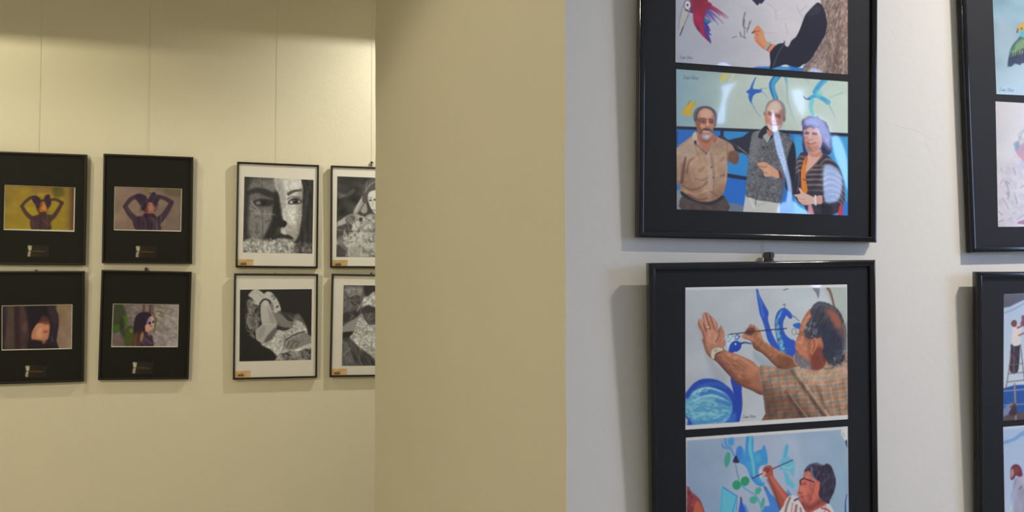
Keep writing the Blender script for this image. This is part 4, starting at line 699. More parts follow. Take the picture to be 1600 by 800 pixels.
def paint_profile_print(m, yp):
    p = Pic(m, yp, [(177.6, 475.4), (278.4, 476.5), (276.6, 541.2), (175, 541)], 3.4, (104, 90, 80))
    p.setclip('238,470 285,470 285,548 236,548', 6, False); p.grad((240, 500), (124, 112, 96), (276, 510), (130, 118, 108)); p.setclip(); p.noise(None, .14, 8, 6, 20, 3); p.noise(None, .08, 3, 3, 0, 5)
    for P, c, a in [('178,476 192,476 198,496 196,508 186,518 176,518', (46, 52, 28), .9), ('192,494 200,496 198,508 192,506', (62, 88, 24), .9), ('178,508 188,508 186,518 177,518', (54, 84, 22), .9), ('194,514 208,510 208,532 204,541 194,541', (52, 64, 22), .9), ('188,498 194,500 194,530 188,522', (40, 34, 30), .7), ('203,515 206,514 207,519 204,519', (128, 120, 50), .8), ('176,522 192,524 194,541 176,541', (92, 74, 66), .7)]: p.poly(P, c, 4, a)
    for x, c in ((225, (72, 48, 44)), (230, (112, 92, 84)), (235, (66, 46, 44)), (239, (92, 66, 50))): p.line([(x, 475), (x - .5, 490)], 3.4, c, 1.5, .9)
    for a in ['244,487 250,487 256,491', '248,479 254,481', '247,492 252,495', '240,488 242,498 241,510', '244,496 243,508 240,520', '250,490 256,495']: p.line(a, 1.8, (72, 74, 40), 1.3, .8)
    p.poly('209,512 210,500 214,492 221,488 229,487.5 235,490 238,497 234,504 228,512 226,520 224,541 206,541 208,526', (38, 28, 36), 2); p.poly('208,524 218,520 218,541 207,541', (88, 58, 34), 4, .9); p.poly('216,516 224,516 222,541 214,541', (56, 34, 32), 3, .8)
    p.poly('231,502 233,496 237,494 240,497 241,503 241,508 239,512 236,516 231,516 227,512', (172, 132, 110), 1.4); p.poly('230,499 235,496 236,504 230,506', (120, 100, 130), 2, .7); p.ell(234, 505, 2.2, 2.2, (32, 24, 50), 0, 1.2); p.ell(239.5, 503, 1.4, 2, (32, 26, 48), 0, 1.2); p.ell(236, 509.6, 2.2, 1.2, (156, 70, 32), 0, 1); p.poly('227,508 233,512 232,520 228,518', (184, 128, 84), 1.8, .9)
    p.poly('217,541 219,528 225,520 231,519 236,520 238,528 239.5,541', (62, 46, 54), 2); p.noise('217,541 219,528 225,520 236,520 239,541', .35, 3, 3, 0, 9); p.line('231,514 234,522 237,520', 3, (150, 120, 118), 1.6, .7); p.poly('219,524 224,518 224,528 220,534', (146, 112, 72), 2, .8); p.line('224,518 230,520', 2, (44, 34, 34), 1.4, .8)
    return p
def greyc(v):
    v = v if v < 120 else 120 + .82 * (v - 120)
    return (v + 3, v * .98, v * .865)
def paint_lace_face_print(m, yp):
    p = Pic(m, yp, [(382, 276), (490, 281.2), (488, 396.2), (379.5, 394.4)], 3.2, greyc(58))
    L = greyc
    p.poly('388,285 430,280 434,300 428,345 420,372 392,372 386,340', L(98), 10, .9); p.poly('382,276 392,277 388,330 386,372 380,380', L(48), 5, .9); p.poly('392,335 428,330 424,366 394,368', L(112), 6, .7); p.poly('390,290 428,284 430,298 394,304', L(110), 6, .6)
    p.poly('432,276 472,280 474,300 473,328 470,352 466,370 458,378 449,370 441,362 447,350 441,344 440,326 436,306 431,292', L(178), 3.4); p.poly('446,280 468,282 471,300 452,300', L(196), 8, .8); p.poly('450,322 468,322 467,348 454,352', L(202), 8, .85); p.poly('430,276 441,278 446,316 442,344 436,320', L(134), 6, .65)
    p.poly('466,300 476,300 474,360 464,378 462,360', (.74, .72, .7), 6, .8, mul=True); p.poly('446,352 458,352 464,372 452,378', (.84, .82, .8), 5, .7, mul=True); p.ell(444, 336, 2.6, 10, L(206), 0, 4, .7)
    p.poly('384,300 396,294 412,294 430,302 434,308 424,310 404,302 390,304', L(44), 4, .9); p.poly('394,316 406,310 420,311 428,314 422,322 404,322', L(44), 3, .9); p.ell(404, 317, 4, 2.6, L(120), 0, 2, .8); p.ell(412, 316.5, 4, 4, L(34), 0, 2); p.line('392,314 400,324 406,330', 1.4, L(165), 1.4, .7); p.line('392,326 404,332', 3, L(150), 2.4, .5)
    p.poly('428,302 435,302 438,320 442,342 447,348 440,352 434,354 428,370 412,372 424,345', L(40), 4, .95); p.poly('436,346 444,344 449,349 444,355 437,354', L(38), 2, .95); p.ell(442, 360, 3.6, 5, L(176), 0, 2.4, .9)
    p.poly('420,370 436,366 440,380 424,382', L(44), 5, .8); p.poly('433,371 440,367.5 445,367 450,366.5 455,369 459,373 451,375 441,376', L(40), 2.6, .95); p.line('446,378 455,376', 2, L(120), 2.4, .6)
    p.line('451,303 458,299 470,297', (5, 3.4), L(60), 1.8, .9); p.poly('450,316 456,310 464,309 472,313 470,318 460,319 453,319', L(62), 1.5); p.ell(455.5, 315.5, 2.6, 2, L(178), 0, 1); p.ell(461.5, 314, 3.6, 3.8, L(34), 0, 1.2); p.ell(467.5, 315, 2, 1.6, L(150), 0, 1); p.line('449,311 458,307 470,309', 1.6, L(74), 1.2, .8); p.ell(460, 313, .8, .8, L(190), 0, .6)
    p.poly('471,278 476,280 482,282 491,280 490,398 462,394 468,372 472,345 473,318 474,298', L(46), 2.2); p.line('474,282 480,296 480,320', 1.2, L(110), 1.6, .5); p.noise('471,278 491,280 490,398 462,394 472,345', .25, 4, 30, 0, 4)
    p.poly('380,378 396,372 420,376 440,372 452,374 462,382 476,380 490,384 490,398 378,396', L(148), 4); p.poly('460,382 490,380 490,398 462,396', L(96), 5, .8)
    p.noise('378,378 490,376 490,398 378,398', .24, 5, 5, 30, 14, (1, 1, 1), 2, 1.3)
    p.curls('379,380 396,374 420,377 452,376 464,383 490,385 490,397 378,396', 170, 4.2, [L(200), L(96), L(170), L(64), L(150)], 6, .55, 1.4)
    p.poly('462,382 491,380 491,398 462,397', (.62, .6, .6), 5, .8, mul=True)
    p.line('410,278 411,395', 1.1, L(62), 1, .6); p.line('392,333 430,335', 1.1, L(165), 1, .7); p.line('446,336 472,337', 1, L(206), 1, .6); p.line('448,282 449,330', 1, L(205), 1, .4); p.noise(None, .09, 3, 4, 0, 8)
    for a in ['398,340 404,338 410,341', '400,348 402,356 400,364 406,362', '416,346 422,344 426,350 420,352', '394,288 400,294', '404,283 410,292', '454,345 460,352 456,360']: p.line(a, 1.6, L(64) if a[:3] < '430' else L(160), 1.6, .6)
    return p
def paint_seated_print(m, yp):
    p = Pic(m, yp, [(527, 275.4), (633, 279.4), (631, 402), (525.4, 401.4)], 3.2, greyc(52))
    L = greyc; p.noise(None, .25, 14, 12, 20, 5)
    p.line('528,304 540,306 552,298', 5, L(92), 4, .6); p.line('530,309 538,305', 2, L(120), 2, .6)
    p.poly('570,288 578,280 590,276 600,290 590,300 576,316 568,320 566,304', L(74), 3); p.line('571,300 577,290 586,284', 2, L(140), 2, .7); p.line('573,284 572,296', 1.6, L(120), 1.6, .6)
    p.poly('552,332 556,322 563,312 566,306 567,316 572,318 574,330 568,334 562,330 556,336', L(138), 2); p.line('556,330 564,312', 2, L(190), 1.4, .8); p.line('562,330 570,316', 1.6, L(60), 1.4, .8)
    p.poly('576,302 582,298 592,297 600,300 600,334 592,338 584,332 578,322 575,310', L(196), 1.6); p.ell(579, 313, 2.4, 1.4, L(60), 0, 1); p.ell(586, 312, 2.2, 1.6, L(50), 0, 1); p.line('581,309 577,309', 1.2, L(80), 1, .8); p.line('582,328 588,329', 1.6, L(90), 1, .8); p.line('583,314 582,322', 1.6, L(150), 1.4, .8)
    p.poly('526,352 534,344 546,336 556,334 568,338 580,334 600,338 640,340 640,404 526,404', L(140), 3); p.noise('526,352 546,336 600,338 640,340 640,404 526,404', .22, 6, 6, 40, 12, (1, 1, 1), 2, 1.2)
    p.poly('526,356 534,352 546,348 556,350 552,362 540,366 534,372 526,374', L(66), 3); p.poly('526,350 538,340 546,336 554,337 548,346 536,350', L(165), 2, .9); p.poly('540,340 552,336 556,344 550,352 542,350', L(84), 2, .9)
    for a in ['542,341 548,349', '545,339 552,347']: p.line(a, 1.4, L(150), 1.2, .8)
    p.poly('553,346 560,340 565,346 560,358 554,362 550,358', L(186), 2); p.poly('560,342 566,340 566,350 562,348', L(46), 1.8); p.poly('568,342 580,338 586,350 578,360 568,356', L(176), 3, .9); p.line('570,348 578,344 582,352', 1.4, L(84), 1.4, .8); p.line('554,348 558,356', 1.4, L(90), 1.2, .8)
    p.poly('536,378 548,366 562,364 566,376 556,386 542,386', L(182), 3, .9); p.poly('566,366 582,364 590,380 578,392 566,384', L(178), 3, .9); p.poly('526,384 536,382 542,394 538,404 526,404', L(60), 3, .9); p.poly('528,372 536,368 538,382 530,384', L(110), 3, .8)
    p.curls('528,360 548,346 570,342 634,342 634,402 540,402', 330, 4.6, [L(196), L(84), L(170), L(58), L(140), L(104)], 7, .5, 1.4)
    p.poly('546,388 566,390 566,404 546,404', L(150), 3, .7)
    p.line('564.5,352 564.2,404', 1.1, L(196), .9, .8); p.line('546,366 545.6,404', 1.1, L(196), .9, .8); p.line('546,363.5 590,364.5', 1.1, L(190), .9, .7); p.line('582,350 581.5,404', 1, L(170), .9, .6); p.line('546,388 588,389', 1, L(180), .9, .5)
    p.poly('602,280 634,282 634,402 606,402', L(80), 8, .7)
    return p
def paint_reclining_print(m, yp):
    p = Pic(m, yp, [(375, 452.6), (487.4, 451.6), (486, 562), (374, 564.8)], 3.2, greyc(36))
    L = greyc
    p.poly('386,470 394,468 396,484 398,496 392,516 388,508 385,500 387,486', L(92), 2.5); p.poly('394,488 404,492 404,512 396,516 392,504', L(80), 3)
    for a, v in [('392,472 391,486 393,498', 130), ('389,494 386,502 390,514', 140), ('397,494 401,506 398,514', 118), ('394,516 393,528 398,540', 70), ('400,520 402,532', 66), ('387,500 392,512', 110), ('404,480 402,490', 90), ('396,540 400,546', 72)]: p.line(a, 2, L(v), 1.5, .8)
    p.poly('388,462 392,456 398,452 404,453 411,458 418,465 419,469 412,469 407,473 405,477 399,476 394,472 395,467', L(165), 1.6); p.line('400,456 412,466', 1.4, L(130), 1.4, .6); p.line('394,468 398,472', 1.2, L(60), 1.2, .8); p.line('392,460 402,456', 1.2, L(140), 1.2, .5)
    p.poly('413,459 418,455.5 424,457 430,463 435,472 438.5,482 438,486 434,488 430,490 425,486 423,478 419,470 414,464', L(168), 1.5); p.poly('420,468 426,474 428,484 424,484', L(96), 2, .8); p.line('425,464.5 428,461.5 430,464', 1.4, L(56), 1, .9); p.line('427,468 430,465', 1.6, L(50), 1, .9); p.line('423,463 426,460', 1.2, L(80), 1, .8); p.ell(433, 479.5, 2.6, 1.4, L(56), -40, 1); p.line('428,473 432,474', 1.2, L(120), 1, .7)
    p.poly('424,484 430,490 438,487 443,495 450,501 458,504 454,514 444,514 434,510 428,498', L(104), 2); p.poly('432,508 444,512 452,512 448,517 436,515', L(48), 2, .9); p.line('438,490 446,500', 2, L(130), 2, .6)
    p.poly('434,487 446,488 462,492 470,500 462,504 448,498', L(58), 3, .8); p.line('452,494 460,500 468,494', 2, L(92), 2, .7); p.poly('458,500 464,490 470,494 478,508 482,522 472,516', L(112), 3, .6)
    DR = '404,540 414,534 424,530 431,516 444,517 456,512 458,502 466,501 474,506 479,514 481,524 488,530 488,564 432,564 428,552 420,546'
    p.poly(DR, L(164), 1.8); p.noise(DR, .13, 3, 3, 0, 4, (1, 1, 1), 2, 1.3); p.noise(DR, .12, 12, 12, 0, 6)
    g = random.Random(3)
    for k in range(60): p.ell(g.uniform(416, 482), g.uniform(504, 556), .9, .9, L(70), 0, .8, .7)
    p.poly('400,529 400,518 404,512 410,506 416,500 424,500 432,506 431,516 426,526 418,533 409,536 402,533', L(150), 1.8); p.poly('418,524 430,512 432,516 424,530 412,536', L(70), 3, .8); p.poly('405,530 402,520 408,512 414,510 412,524', L(120), 3, .7)
    p.poly('407,478 409,472 414,468.5 419,470 422,478 426,490 431,502 431,508 424,508 414,508 409,506 407,492', L(158), 1.6); p.poly('418,482 424,490 430,504 424,504', L(120), 2.5, .7); p.ell(415, 474, 4, 4, L(176), 0, 2, .7); p.ell(424, 498, 5, 8, L(128), 0, 4, .5); p.line('408,504 426,503', 1, L(130), 1, .6)
    p.line('406,475 410,469.5 415,467.5 420,470 422,474', 2.2, L(30), 1)
    p.poly('442,542 446,532 454,526 464,521 474,519 482,523 488,528 488,538 478,540 466,545 456,546 446,546', L(112), 2); p.line('446,532 460,523 476,518', 1.8, L(46), 1.6, .85)
    for a in ['448,542 452,534 458,532', '454,544 458,536 464,534', '462,542 468,534']: p.line(a, 1.6, L(60), 1.4, .8)
    p.line('456,528 470,523', 3, L(140), 2.5, .6); p.poly('458,548 470,542 488,536 488,542 474,546 464,550', L(172), 2, .9)
    p.poly('432,562 440,554 452,549 466,548 488,544 488,566 432,566', L(84), 2.5); p.noise('432,562 440,554 452,549 488,544 488,566 432,566', .5, 7, 5, 20, 9, (1, 1, 1), 2, 1.4)
    for x, y in ((446, 558), (457, 556), (468, 555), (478, 553)): p.ell(x, y, 3, 4, L(136), 20, 3, .7)
    p.curls('386,474 396,470 404,490 404,514 394,540 386,508', 70, 5, [L(140), L(56), L(100), L(120)], 5, .5, 1.4); p.curls('440,516 470,504 482,528 440,548 420,540', 90, 2.6, [L(176), L(90), L(150), L(66)], 6, .5, 1.2); p.curls('434,562 446,552 488,546 488,564', 50, 4, [L(140), L(50), L(100)], 7, .55, 1.4)
    p.poly('374,520 398,530 410,540 424,548 430,562 374,566', L(33), 3)
    return p
def paint_glasses_print(m, yp):
    p = Pic(m, yp, [(537, 445.4), (630, 446.6), (627, 571), (534, 571.6)], 3.2, greyc(66))
    L = greyc; p.noise(None, .2, 12, 14, 0, 3)
    p.poly('536,445 566,445 568,468 558,484 546,496 536,500', L(82), 4); p.poly('541,452 556,449 566,452 562,462 546,464', L(132), 5, .9); p.line('537,464 546,466 550,470', 1.6, L(130), 1.4, .7)
    t = np.linspace(0, 2 * np.pi, 14); p.line(np.c_[556 + 7 * np.cos(t), 469 + 7.4 * np.sin(t)], 1.4, L(30), 1.2, .9, False); p.ell(556, 469, 6, 6, L(58), 0, 2, .8); p.line('549,467 542,464', 1.4, L(36), 1, .9); p.ell(547, 478, 3, 5, L(102), 0, 3, .7)
    p.poly('536,490 552,486 562,482 560,494 548,500 536,504', L(44), 3, .8)
    p.poly('534,512 544,504 556,497 565,490 568,498 560,508 552,518 534,520', L(122), 2); p.poly('534,520 556,518 552,528 534,532', L(40), 2.5)
    p.poly('566,470 572,462 582,454 590,452 600,458 600,486 588,484 576,476 566,482', L(176), 2.4); p.noise('566,470 582,454 600,458 600,486 576,478', .18, 3, 3, 0, 6); p.poly('566,482 576,478 600,486 600,506 580,502 570,494', L(56), 3); p.poly('574,492 584,490 592,500 582,508 574,502', L(84), 3, .8); p.line('558,486 566,474 572,472', 2, L(160), 1.5, .8)
    DR = '546,528 552,520 556,508 562,496 570,500 578,508 600,506 634,510 634,560 600,572 590,566 580,556 566,546 556,538'
    p.poly(DR, L(168), 2); p.noise(DR, .17, 2.4, 2.4, 0, 12, (1, 1, 1), 2, 1.4); g = random.Random(5)
    for k in range(50): p.ell(g.uniform(556, 590), g.uniform(504, 556), .8, .8, L(76), 0, .8, .7)
    p.poly('534,532 546,528 556,538 566,548 580,558 592,572 533,572', L(72), 2.5); p.noise('534,532 546,528 580,558 592,572 533,572', .3, 3, 16, -25, 5); p.poly('536,536 543,534 546,546 538,552', L(94), 3, .8); p.line('536,556 544,548 548,544', 2, L(118), 2, .7); p.ell(546, 560, 5, 7, L(100), 0, 4, .5)
    p.curls('536,448 566,448 566,480 548,496 536,498', 60, 4.5, [L(110), L(54), L(130), L(70)], 6, .4, 1.6); p.curls('566,470 574,460 590,452 600,458 600,484 580,476', 60, 3.6, [L(196), L(90), L(150)], 8, .55, 1.3); p.curls('560,500 590,506 590,560 566,544 550,528', 120, 3, [L(190), L(104), L(150), L(84)], 9, .5, 1.2); p.curls('568,484 600,486 600,506 574,502', 30, 4, [L(90), L(40), L(110)], 2, .5, 1.4)
    p.line('562.5,490 563,450', 1, L(120), 1, .5); p.line('563,496 562,560', 1.1, L(140), 1, .6); p.line('534,517.5 600,518', 1.2, L(132), 1, .7)
    p.poly('570,446 600,446 600,456 584,456 572,464', L(46), 3)
    return p
def paint_sticker(m, yp, quad, tx, ty):
    p = Pic(m, yp, quad, 6, (172, 138, 86)); p.noise(None, .06, 8, 6, 0, 4); p.text('micla', tx, ty, 4.4, 0, (78, 50, 22), 1.0, .9, .7)
    return p
def paint_plaque(m, yp, x, y, tilt):
    q = [(x, y), (x + 33, y + .8), (x + 32 - tilt, y + 19), (x - 1 - tilt, y + 18.4)]
    p = Pic(m, yp, q, 6, (26, 20, 14)); p.grad((x + 5, y), (36, 25, 10), (x + 30, y), (27, 22, 16)); p.noise(None, .15, 8, 5, 0, 3)
    # white device at the left: an upper block and a lower leg with dark nicks
    p.poly([(x + .8, y + .8), (x + 6.2, y + .8), (x + 6.6, y + 4), (x + 5.6, y + 8.2), (x + 2, y + 8.2), (x + .8, y + 4)], (164, 158, 124), 1); p.poly([(x + 2, y + 9), (x + 5, y + 9), (x + 4.8, y + 12), (x + 4.4, y + 17.4), (x + .4, y + 17.4), (x + .6, y + 13)], (150, 142, 120), 1)
    p.ell(x + 4.2, y + 2.4, 1, 1.2, (116, 106, 60), 0, .8, .8); p.ell(x + 4, y + 15, 1.2, .9, (60, 46, 26), 0, .7, .8); p.line([(x + 1, y + 8.6), (x + 6, y + 8.6)], .7, (60, 50, 30), .7, .8)
    p.line([(x + 7, y + 9.4), (x + 14, y + 9.5)], 1.2, (98, 76, 40), .8, .9); p.line([(x + 15, y + 9.2), (x + 21, y + 9.8), (x + 28, y + 9.8)], (1.5, 1), (100, 78, 38), .9, .9)
    return p


# ------------------------------------------------------------------ picture frames
def frame_matrix(q, wall):
    X, Z, rot, lean, w_, h_ = q
    Y = YR if wall == 'r' else YL
    return Matrix.Translation((X, Y - .02, Z + EYE - h_ / 2)) @ Matrix.Rotation(lean, 4, 'X') @ Matrix.Translation((0, 0, h_ / 2)) @ Matrix.Rotation(-rot, 4, 'Y') @ Matrix.Translation((0, 0, -h_ / 2))
_a = [math.radians(15 * i) for i in range(7)]
PROF_R = [(0, .016), (0, .0045)] + [(.004 - .004 * math.cos(t), .004 - .004 * math.sin(t)) for t in _a] + [(.008 + .005 * math.sin(t), .005 - .005 * math.cos(t)) for t in _a] + [(.013, .0075)]
PROF_L = [(0, .016), (0, .0012), (.0012, 0), (.0078, 0), (.009, .0012), (.009, .0075)]
def make_frame(q, wall, label, group, rail_mat, prof, mat_mat, hole=None):
    W_, H_ = q[4], q[5]
    e = bpy.data.objects.new('picture_frame', None); COL.objects.link(e); e.empty_display_size = .05
    e.matrix_world = frame_matrix(q, wall); e['label'] = label; e['category'] = 'picture'; e['group'] = group
    x, n = W_ / 2, len(prof)
    cor = lambda t: [(-x + t, t), (x - t, t), (x - t, H_ - t), (-x + t, H_ - t)]
    for k in range(4):
        vs_, fs = [], []
        for t, y in prof:
            c = cor(t); a, b = c[k], c[(k + 1) % 4]
            vs_ += [(a[0], y, a[1]), (b[0], y, b[1])]
        for i in range(n - 1): fs.append((2 * i, 2 * i + 2, 2 * i + 3, 2 * i + 1))
        fs.append((0, 1, 2 * n - 1, 2 * n - 2))
        link('rail', vs_, fs, rail_mat, e, smooth=True)
    i_ = prof[-1][0] - .001
    link('backing_board', *box(-x + i_, x - i_, .010, .0145, i_, H_ - i_), M['board'], e)
    o = [(-x + i_, H_ - i_), (x - i_, H_ - i_), (x - i_, i_), (-x + i_, i_)]
    if hole is None: link('mat_board', *box(-x + i_, x - i_, .0062, .0099, i_, H_ - i_), mat_mat, e)
    else:
        vs_ = [(a, .0062, b) for a, b in o] + [(a, .0062, b) for a, b in hole] + [(a, .0092, b) for a, b in o] + [(a, .0092, b) for a, b in hole]
        fs = []
        for k in range(4):
            j = (k + 1) % 4
            fs += [(k, 4 + k, 4 + j, j), (8 + k, 8 + j, 12 + j, 12 + k), (4 + k, 12 + k, 12 + j, 4 + j), (k, j, 8 + j, 8 + k)]
        link('mat_board', vs_, fs, mat_mat, e)
    return e
def print_mat(pic, name, illum, rough, relief=None, spec=.5):
    m = bpy.data.materials.new(name); m.use_nodes = True; nt = m.node_tree; p = nt.nodes['Principled BSDF']
    t = nt.nodes.new('ShaderNodeTexImage'); t.image = pic.image(name, illum); t.extension = 'EXTEND'
    nt.links.new(t.outputs[0], p.inputs['Base Color']); p.inputs['Roughness'].default_value = rough; p.inputs['Specular IOR Level'].default_value = spec
    if relief is not None:
        im = bpy.data.images.new(name + '_streaks', pic.W, pic.H); im.colorspace_settings.name = 'Non-Color'
        px = np.ones((pic.H, pic.W, 4), np.float32); px[..., :3] = relief[::-1] * .5 + .5
        im.pixels.foreach_set(px.ravel()); im.update(); im.pack()
        t2 = nt.nodes.new('ShaderNodeTexImage'); t2.image = im; t2.extension = 'EXTEND'
        nm = nt.nodes.new('ShaderNodeNormalMap'); nm.uv_map = 'UVMap'
        nt.links.new(t2.outputs[0], nm.inputs['Color']); nt.links.new(nm.outputs[0], p.inputs['Normal'])
    return m
def add_print(e, pic, name, illum, rough=.35, thick=.0005, relief=None, spec=.5, part='photo_print', yp=None):
    y = pic.yp if yp is None else yp
    vs_ = [(a, y, b) for a, b in pic.loc] + [(a, y + thick, b) for a, b in pic.loc]
    fs = [(3, 2, 1, 0), (4, 5, 6, 7)] + [(k, (k + 1) % 4, 4 + (k + 1) % 4, 4 + k) for k in range(4)]
    uv = [(0, 1), (1, 1), (1, 0), (0, 0)] * 2
    return link(part, vs_, fs, [print_mat(pic, name, illum, rough, relief, spec), M['paper_edge']], e, uvs=uv, slots=[0, 1, 1, 1, 1, 1])
FIT = dict(A=(.9858, .4545, -.0031, .0249, .5162, .70), B=(.987, -.2863, .0227, .035, .4829, .6998), A2=(1.7134, .4433, .0259, .002, .5, .7), B2=(1.7229, -.3009, .0068, .0247, .5, .7),
           K1=(-.8074, .3879, .0009, .0091, .4, .5067), K2=(-.3424, .3972, .0006, .0097, .3925, .5033), K3=(-.8076, -.1442, .0076, .0108, .4, .5029), K4=(-.3465, -.14, -.0154, .0091, .3918, .5027),
           W1=(.2438, .3823, -.0035, .0099, .3855, .5045), W2=(.6948, .384, .0027, .0104, .4, .502), W3=(.2404, -.1499, -.0005, .0107, .3928, .5032), W4=(.6995, -.1506, -.0118, .0111, .4, .5036))
ILL = dict(A1=(.6, .6, .62), A2=(.6, .6, .62), B1=(.55, .55, .57), B2=(.5, .5, .52), C1=(.75, .75, .75), C2=(.75, .75, .75), D1=(.6, .6, .6), D2=(.6, .6, .6),
           K1=(.6, .52, .3), K2=(.6, .52, .3), K3=(.6, .52, .3), K4=(.6, .52, .3), W1=(.66, .58, .4), W2=(.66, .58, .4), W3=(.66, .58, .4), W4=(.66, .58, .4))
ILL.update(A1=(0.588, 0.585, 0.579), A2=(0.58, 0.583, 0.6), B1=(0.549, 0.54, 0.537), B2=(0.528, 0.515, 0.497), C1=(1.293, 1.227, 1.201), C2=(1.223, 1.328, 1.567), D1=(0.767, 0.753, 0.747), D2=(0.653, 0.637, 0.578), K1=(0.725, 0.658, 0.808), K2=(0.691, 0.63, 0.448), K3=(0.63, 0.576, 0.406), K4=(0.597, 0.533, 0.367), W1=(0.712, 0.646, 0.469), W2=(0.759, 0.693, 0.511), W3=(0.571, 0.511, 0.359), W4=(0.563, 0.506, 0.358))
ILL.update(W1=(.64, .575, .40), W2=(.68, .615, .44), W3=(.58, .52, .36), W4=(.58, .52, .36), K1=(.72, .655, .50))

NEAR = 'black framed photo panels on the near wall'
YM = .0062 - .0006
def near_frame(key, label, prints):
    e = make_frame(FIT[key], 'r', label, NEAR, M['gloss_black'], PROF_R, M['mat_black'])
    m = frame_matrix(FIT[key], 'r')
    for name, fn, ill, rel in prints:
        p = fn(m, YM); add_print(e, p, name, ILL[ill], .2, spec=.75, relief=streak_normals(p, m, rel) if rel else None)
    return e
near_frame('A', 'glossy black frame with a photo of three smiling people, nearest the pier', [('bird_photo', paint_bird_print, 'A1', BIRD_STREAKS), ('group_photo', paint_group_print, 'A2', GROUP_STREAKS)])
near_frame('B', 'glossy black frame with a plaid-shirted man painting blue swans, hung below the three smiling people', [('swan_photo', paint_swan_print, 'B1', SWAN_STREAKS), ('bluebird_photo', paint_bluebird_print, 'B2', None)])
near_frame('A2', 'glossy black frame with a green parrot above a white-haired person, cut by the picture edge', [('parrot_photo', paint_parrot_print, 'C1', None), ('white_hair_photo', paint_whitehair_print, 'C2', None)])
near_frame('B2', 'glossy black frame with a painter on a ladder, hung below the green parrot', [('ladder_photo', paint_ladder_print, 'D1', None), ('coat_photo', paint_coat_print, 'D2', None)])
FARK = 'black matted photo frames on the far wall'
def dark_frame(key, label, fn, bevel, plaque, tilt):
    q = FIT[key]; m = frame_matrix(q, 'l')
    hole = [on_plane(m, *c, .0062) for c in bevel]
    e = make_frame(q, 'l', label, FARK, M['satin_black'], PROF_L, M['mat_black2'], hole)
    p = fn(m, .0090); inn = p.loc
    vs_ = [(a, .0063, b) for a, b in hole] + [(a, .0088, b) for a, b in inn]
    o = link('bevel_edge', vs_, [(k, 4 + k, 4 + (k + 1) % 4, (k + 1) % 4) for k in range(4)], M['bevel'], e); o['label'] = 'thin pale bevel round the photo'
    add_print(e, p, fn.__name__[6:], ILL[key], .5, .0004, spec=.2)
    pl = paint_plaque(m, .0056, *plaque, tilt)
    add_print(e, pl, 'plaque_' + key.lower(), ILL[key], .45, .0005, spec=.3, part='plaque')
dark_frame('K1', 'black matted frame with a yellow photo of a person holding up their hair', paint_yellow_print, [(7.2, 288.6), (117.6, 293), (116.2, 362.2), (5.6, 359.2)], (43, 383), .4)
dark_frame('K2', 'black matted frame with a mauve photo of a person holding up their hair', paint_mauve_print, [(179, 291.4), (284.3, 294.9), (283, 361.8), (177.8, 359.6)], (212, 384), .4)
dark_frame('K3', 'black matted frame with a dark close-up of a face under a black fringe', paint_dark_face_print, [(2.6, 477.4), (113.2, 475.4), (112.2, 545.2), (2.4, 547.6)], (39.5, 571), .4)
dark_frame('K4', 'black matted frame with a long-haired person in sunglasses beside green leaves', paint_profile_print, [(176.5, 474.4), (279.5, 475.5), (277.8, 542.4), (173.8, 542.2)], (207, 565.5), .8)
FARW = 'thin black frames with monochrome photos on the far wall'
def mono_frame(key, label, fn, sq, tx, ty):
    q = FIT[key]; m = frame_matrix(q, 'l')
    e = make_frame(q, 'l', label, FARW, M['satin_black'], PROF_L, M['sheet'])
    add_print(e, fn(m, YM), fn.__name__[6:], ILL[key], .5, .0004, spec=.2)
    s = add_print(e, paint_sticker(m, .0057, sq, tx, ty), 'sticker_' + key.lower(), ILL[key], .6, .0004, spec=.2, part='paper_sticker'); s['label'] = 'ochre sticker with a handwritten word'
mono_frame('W1', 'thin black frame with a monochrome close-up of a face above lace', paint_lace_face_print, [(371.6, 404.8), (396, 405.2), (395.6, 416.2), (371, 415.6)], 376, 413.8)
mono_frame('W2', 'thin black frame with a monochrome seated long-haired figure, cut by the pier, upper row', paint_seated_print, [(519.2, 406), (543.4, 406.4), (543, 417), (518.6, 416.6)], 524, 414.8)
mono_frame('W3', 'thin black frame with a monochrome reclining person, hand on forehead', paint_reclining_print, [(367, 579.8), (391.8, 579), (391.2, 591.4), (366.4, 592)], 372, 587.8)
mono_frame('W4', 'thin black frame with a monochrome face in glasses and speckled dress, cut by the pier', paint_glasses_print, [(517.8, 576), (542.6, 575.8), (542, 587.6), (516.8, 588)], 522.5, 584.6)

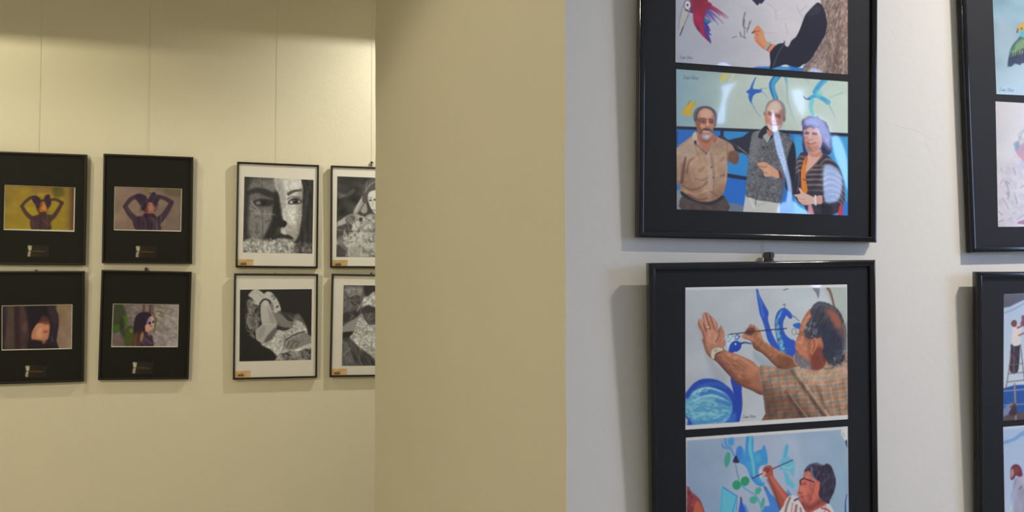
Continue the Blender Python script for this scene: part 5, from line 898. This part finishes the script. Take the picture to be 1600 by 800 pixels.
# ------------------------------------------------------------------ hanging wires with their clips
def rod(name, x, y, z0, z1, r, mat, parent=None, n=8):
    v = [(x + r * math.cos(2 * math.pi * k / n), y + r * math.sin(2 * math.pi * k / n), z) for z in (z0, z1) for k in range(n)]
    f = [(k, (k + 1) % n, n + (k + 1) % n, n + k) for k in range(n)] + [tuple(range(n))[::-1], tuple(range(n, 2 * n))]
    return link(name, v, f, mat, parent)
def wire(px, py, wall, label, group, clip_px, clip_w, rad=.0005):
    Y = YR if wall == 'r' else YL
    d = ray(px, py); x = d.x / d.y * Y; z = d.z / d.y * Y + EYE
    e = bpy.data.objects.new('hanging_wire', None); COL.objects.link(e); e.location = (x, Y - .0022, z - .004)
    e['label'] = label; e['category'] = 'wire'; e['group'] = group
    rod('line', 0, 0, 0, CZ - z + .004, rad, M['wire'], e)
    for cw, ch, cz in clip_px:
        bm = bmesh.new(); bmesh.ops.create_cube(bm, size=1, matrix=Matrix.Translation((0, -clip_w, cz)) @ Matrix.Diagonal((cw, clip_w * 1.6, ch, 1)))
        bmesh.ops.bevel(bm, geom=bm.edges, offset=min(cw, ch) * .2, segments=2, affect='EDGES')
        me = bpy.data.meshes.new('clip'); bm.to_mesh(me); bm.free(); me.materials.append(M['clip'])
        o = bpy.data.objects.new('clip', me); COL.objects.link(o); o.parent = e
WG = 'hanging wires on the far wall'
wire(57, 423, 'l', 'clear hanging wire down behind the frame with the yellow photo', WG, [(.012, .008, .004)], .006)
wire(228.5, 421, 'l', 'clear hanging wire down behind the frame with the mauve photo', WG, [(.013, .018, .004)], .006)
wire(429.5, 428, 'l', 'clear hanging wire down behind the monochrome face above lace', WG, [(.008, .006, .004)], .005)
wire(579.5, 428, 'l', 'clear hanging wire beside the pier, down behind the seated figure', WG, [(.008, .010, .006), (.014, .007, .560), (.005, .024, .551)], .005)
e = wire(1193, 408, 'r', 'clear hanging wire with a metal clip between the two near frames', 'hanging wire on the near wall', [(.0125, .013, .014), (.008, .010, .004)], .016)
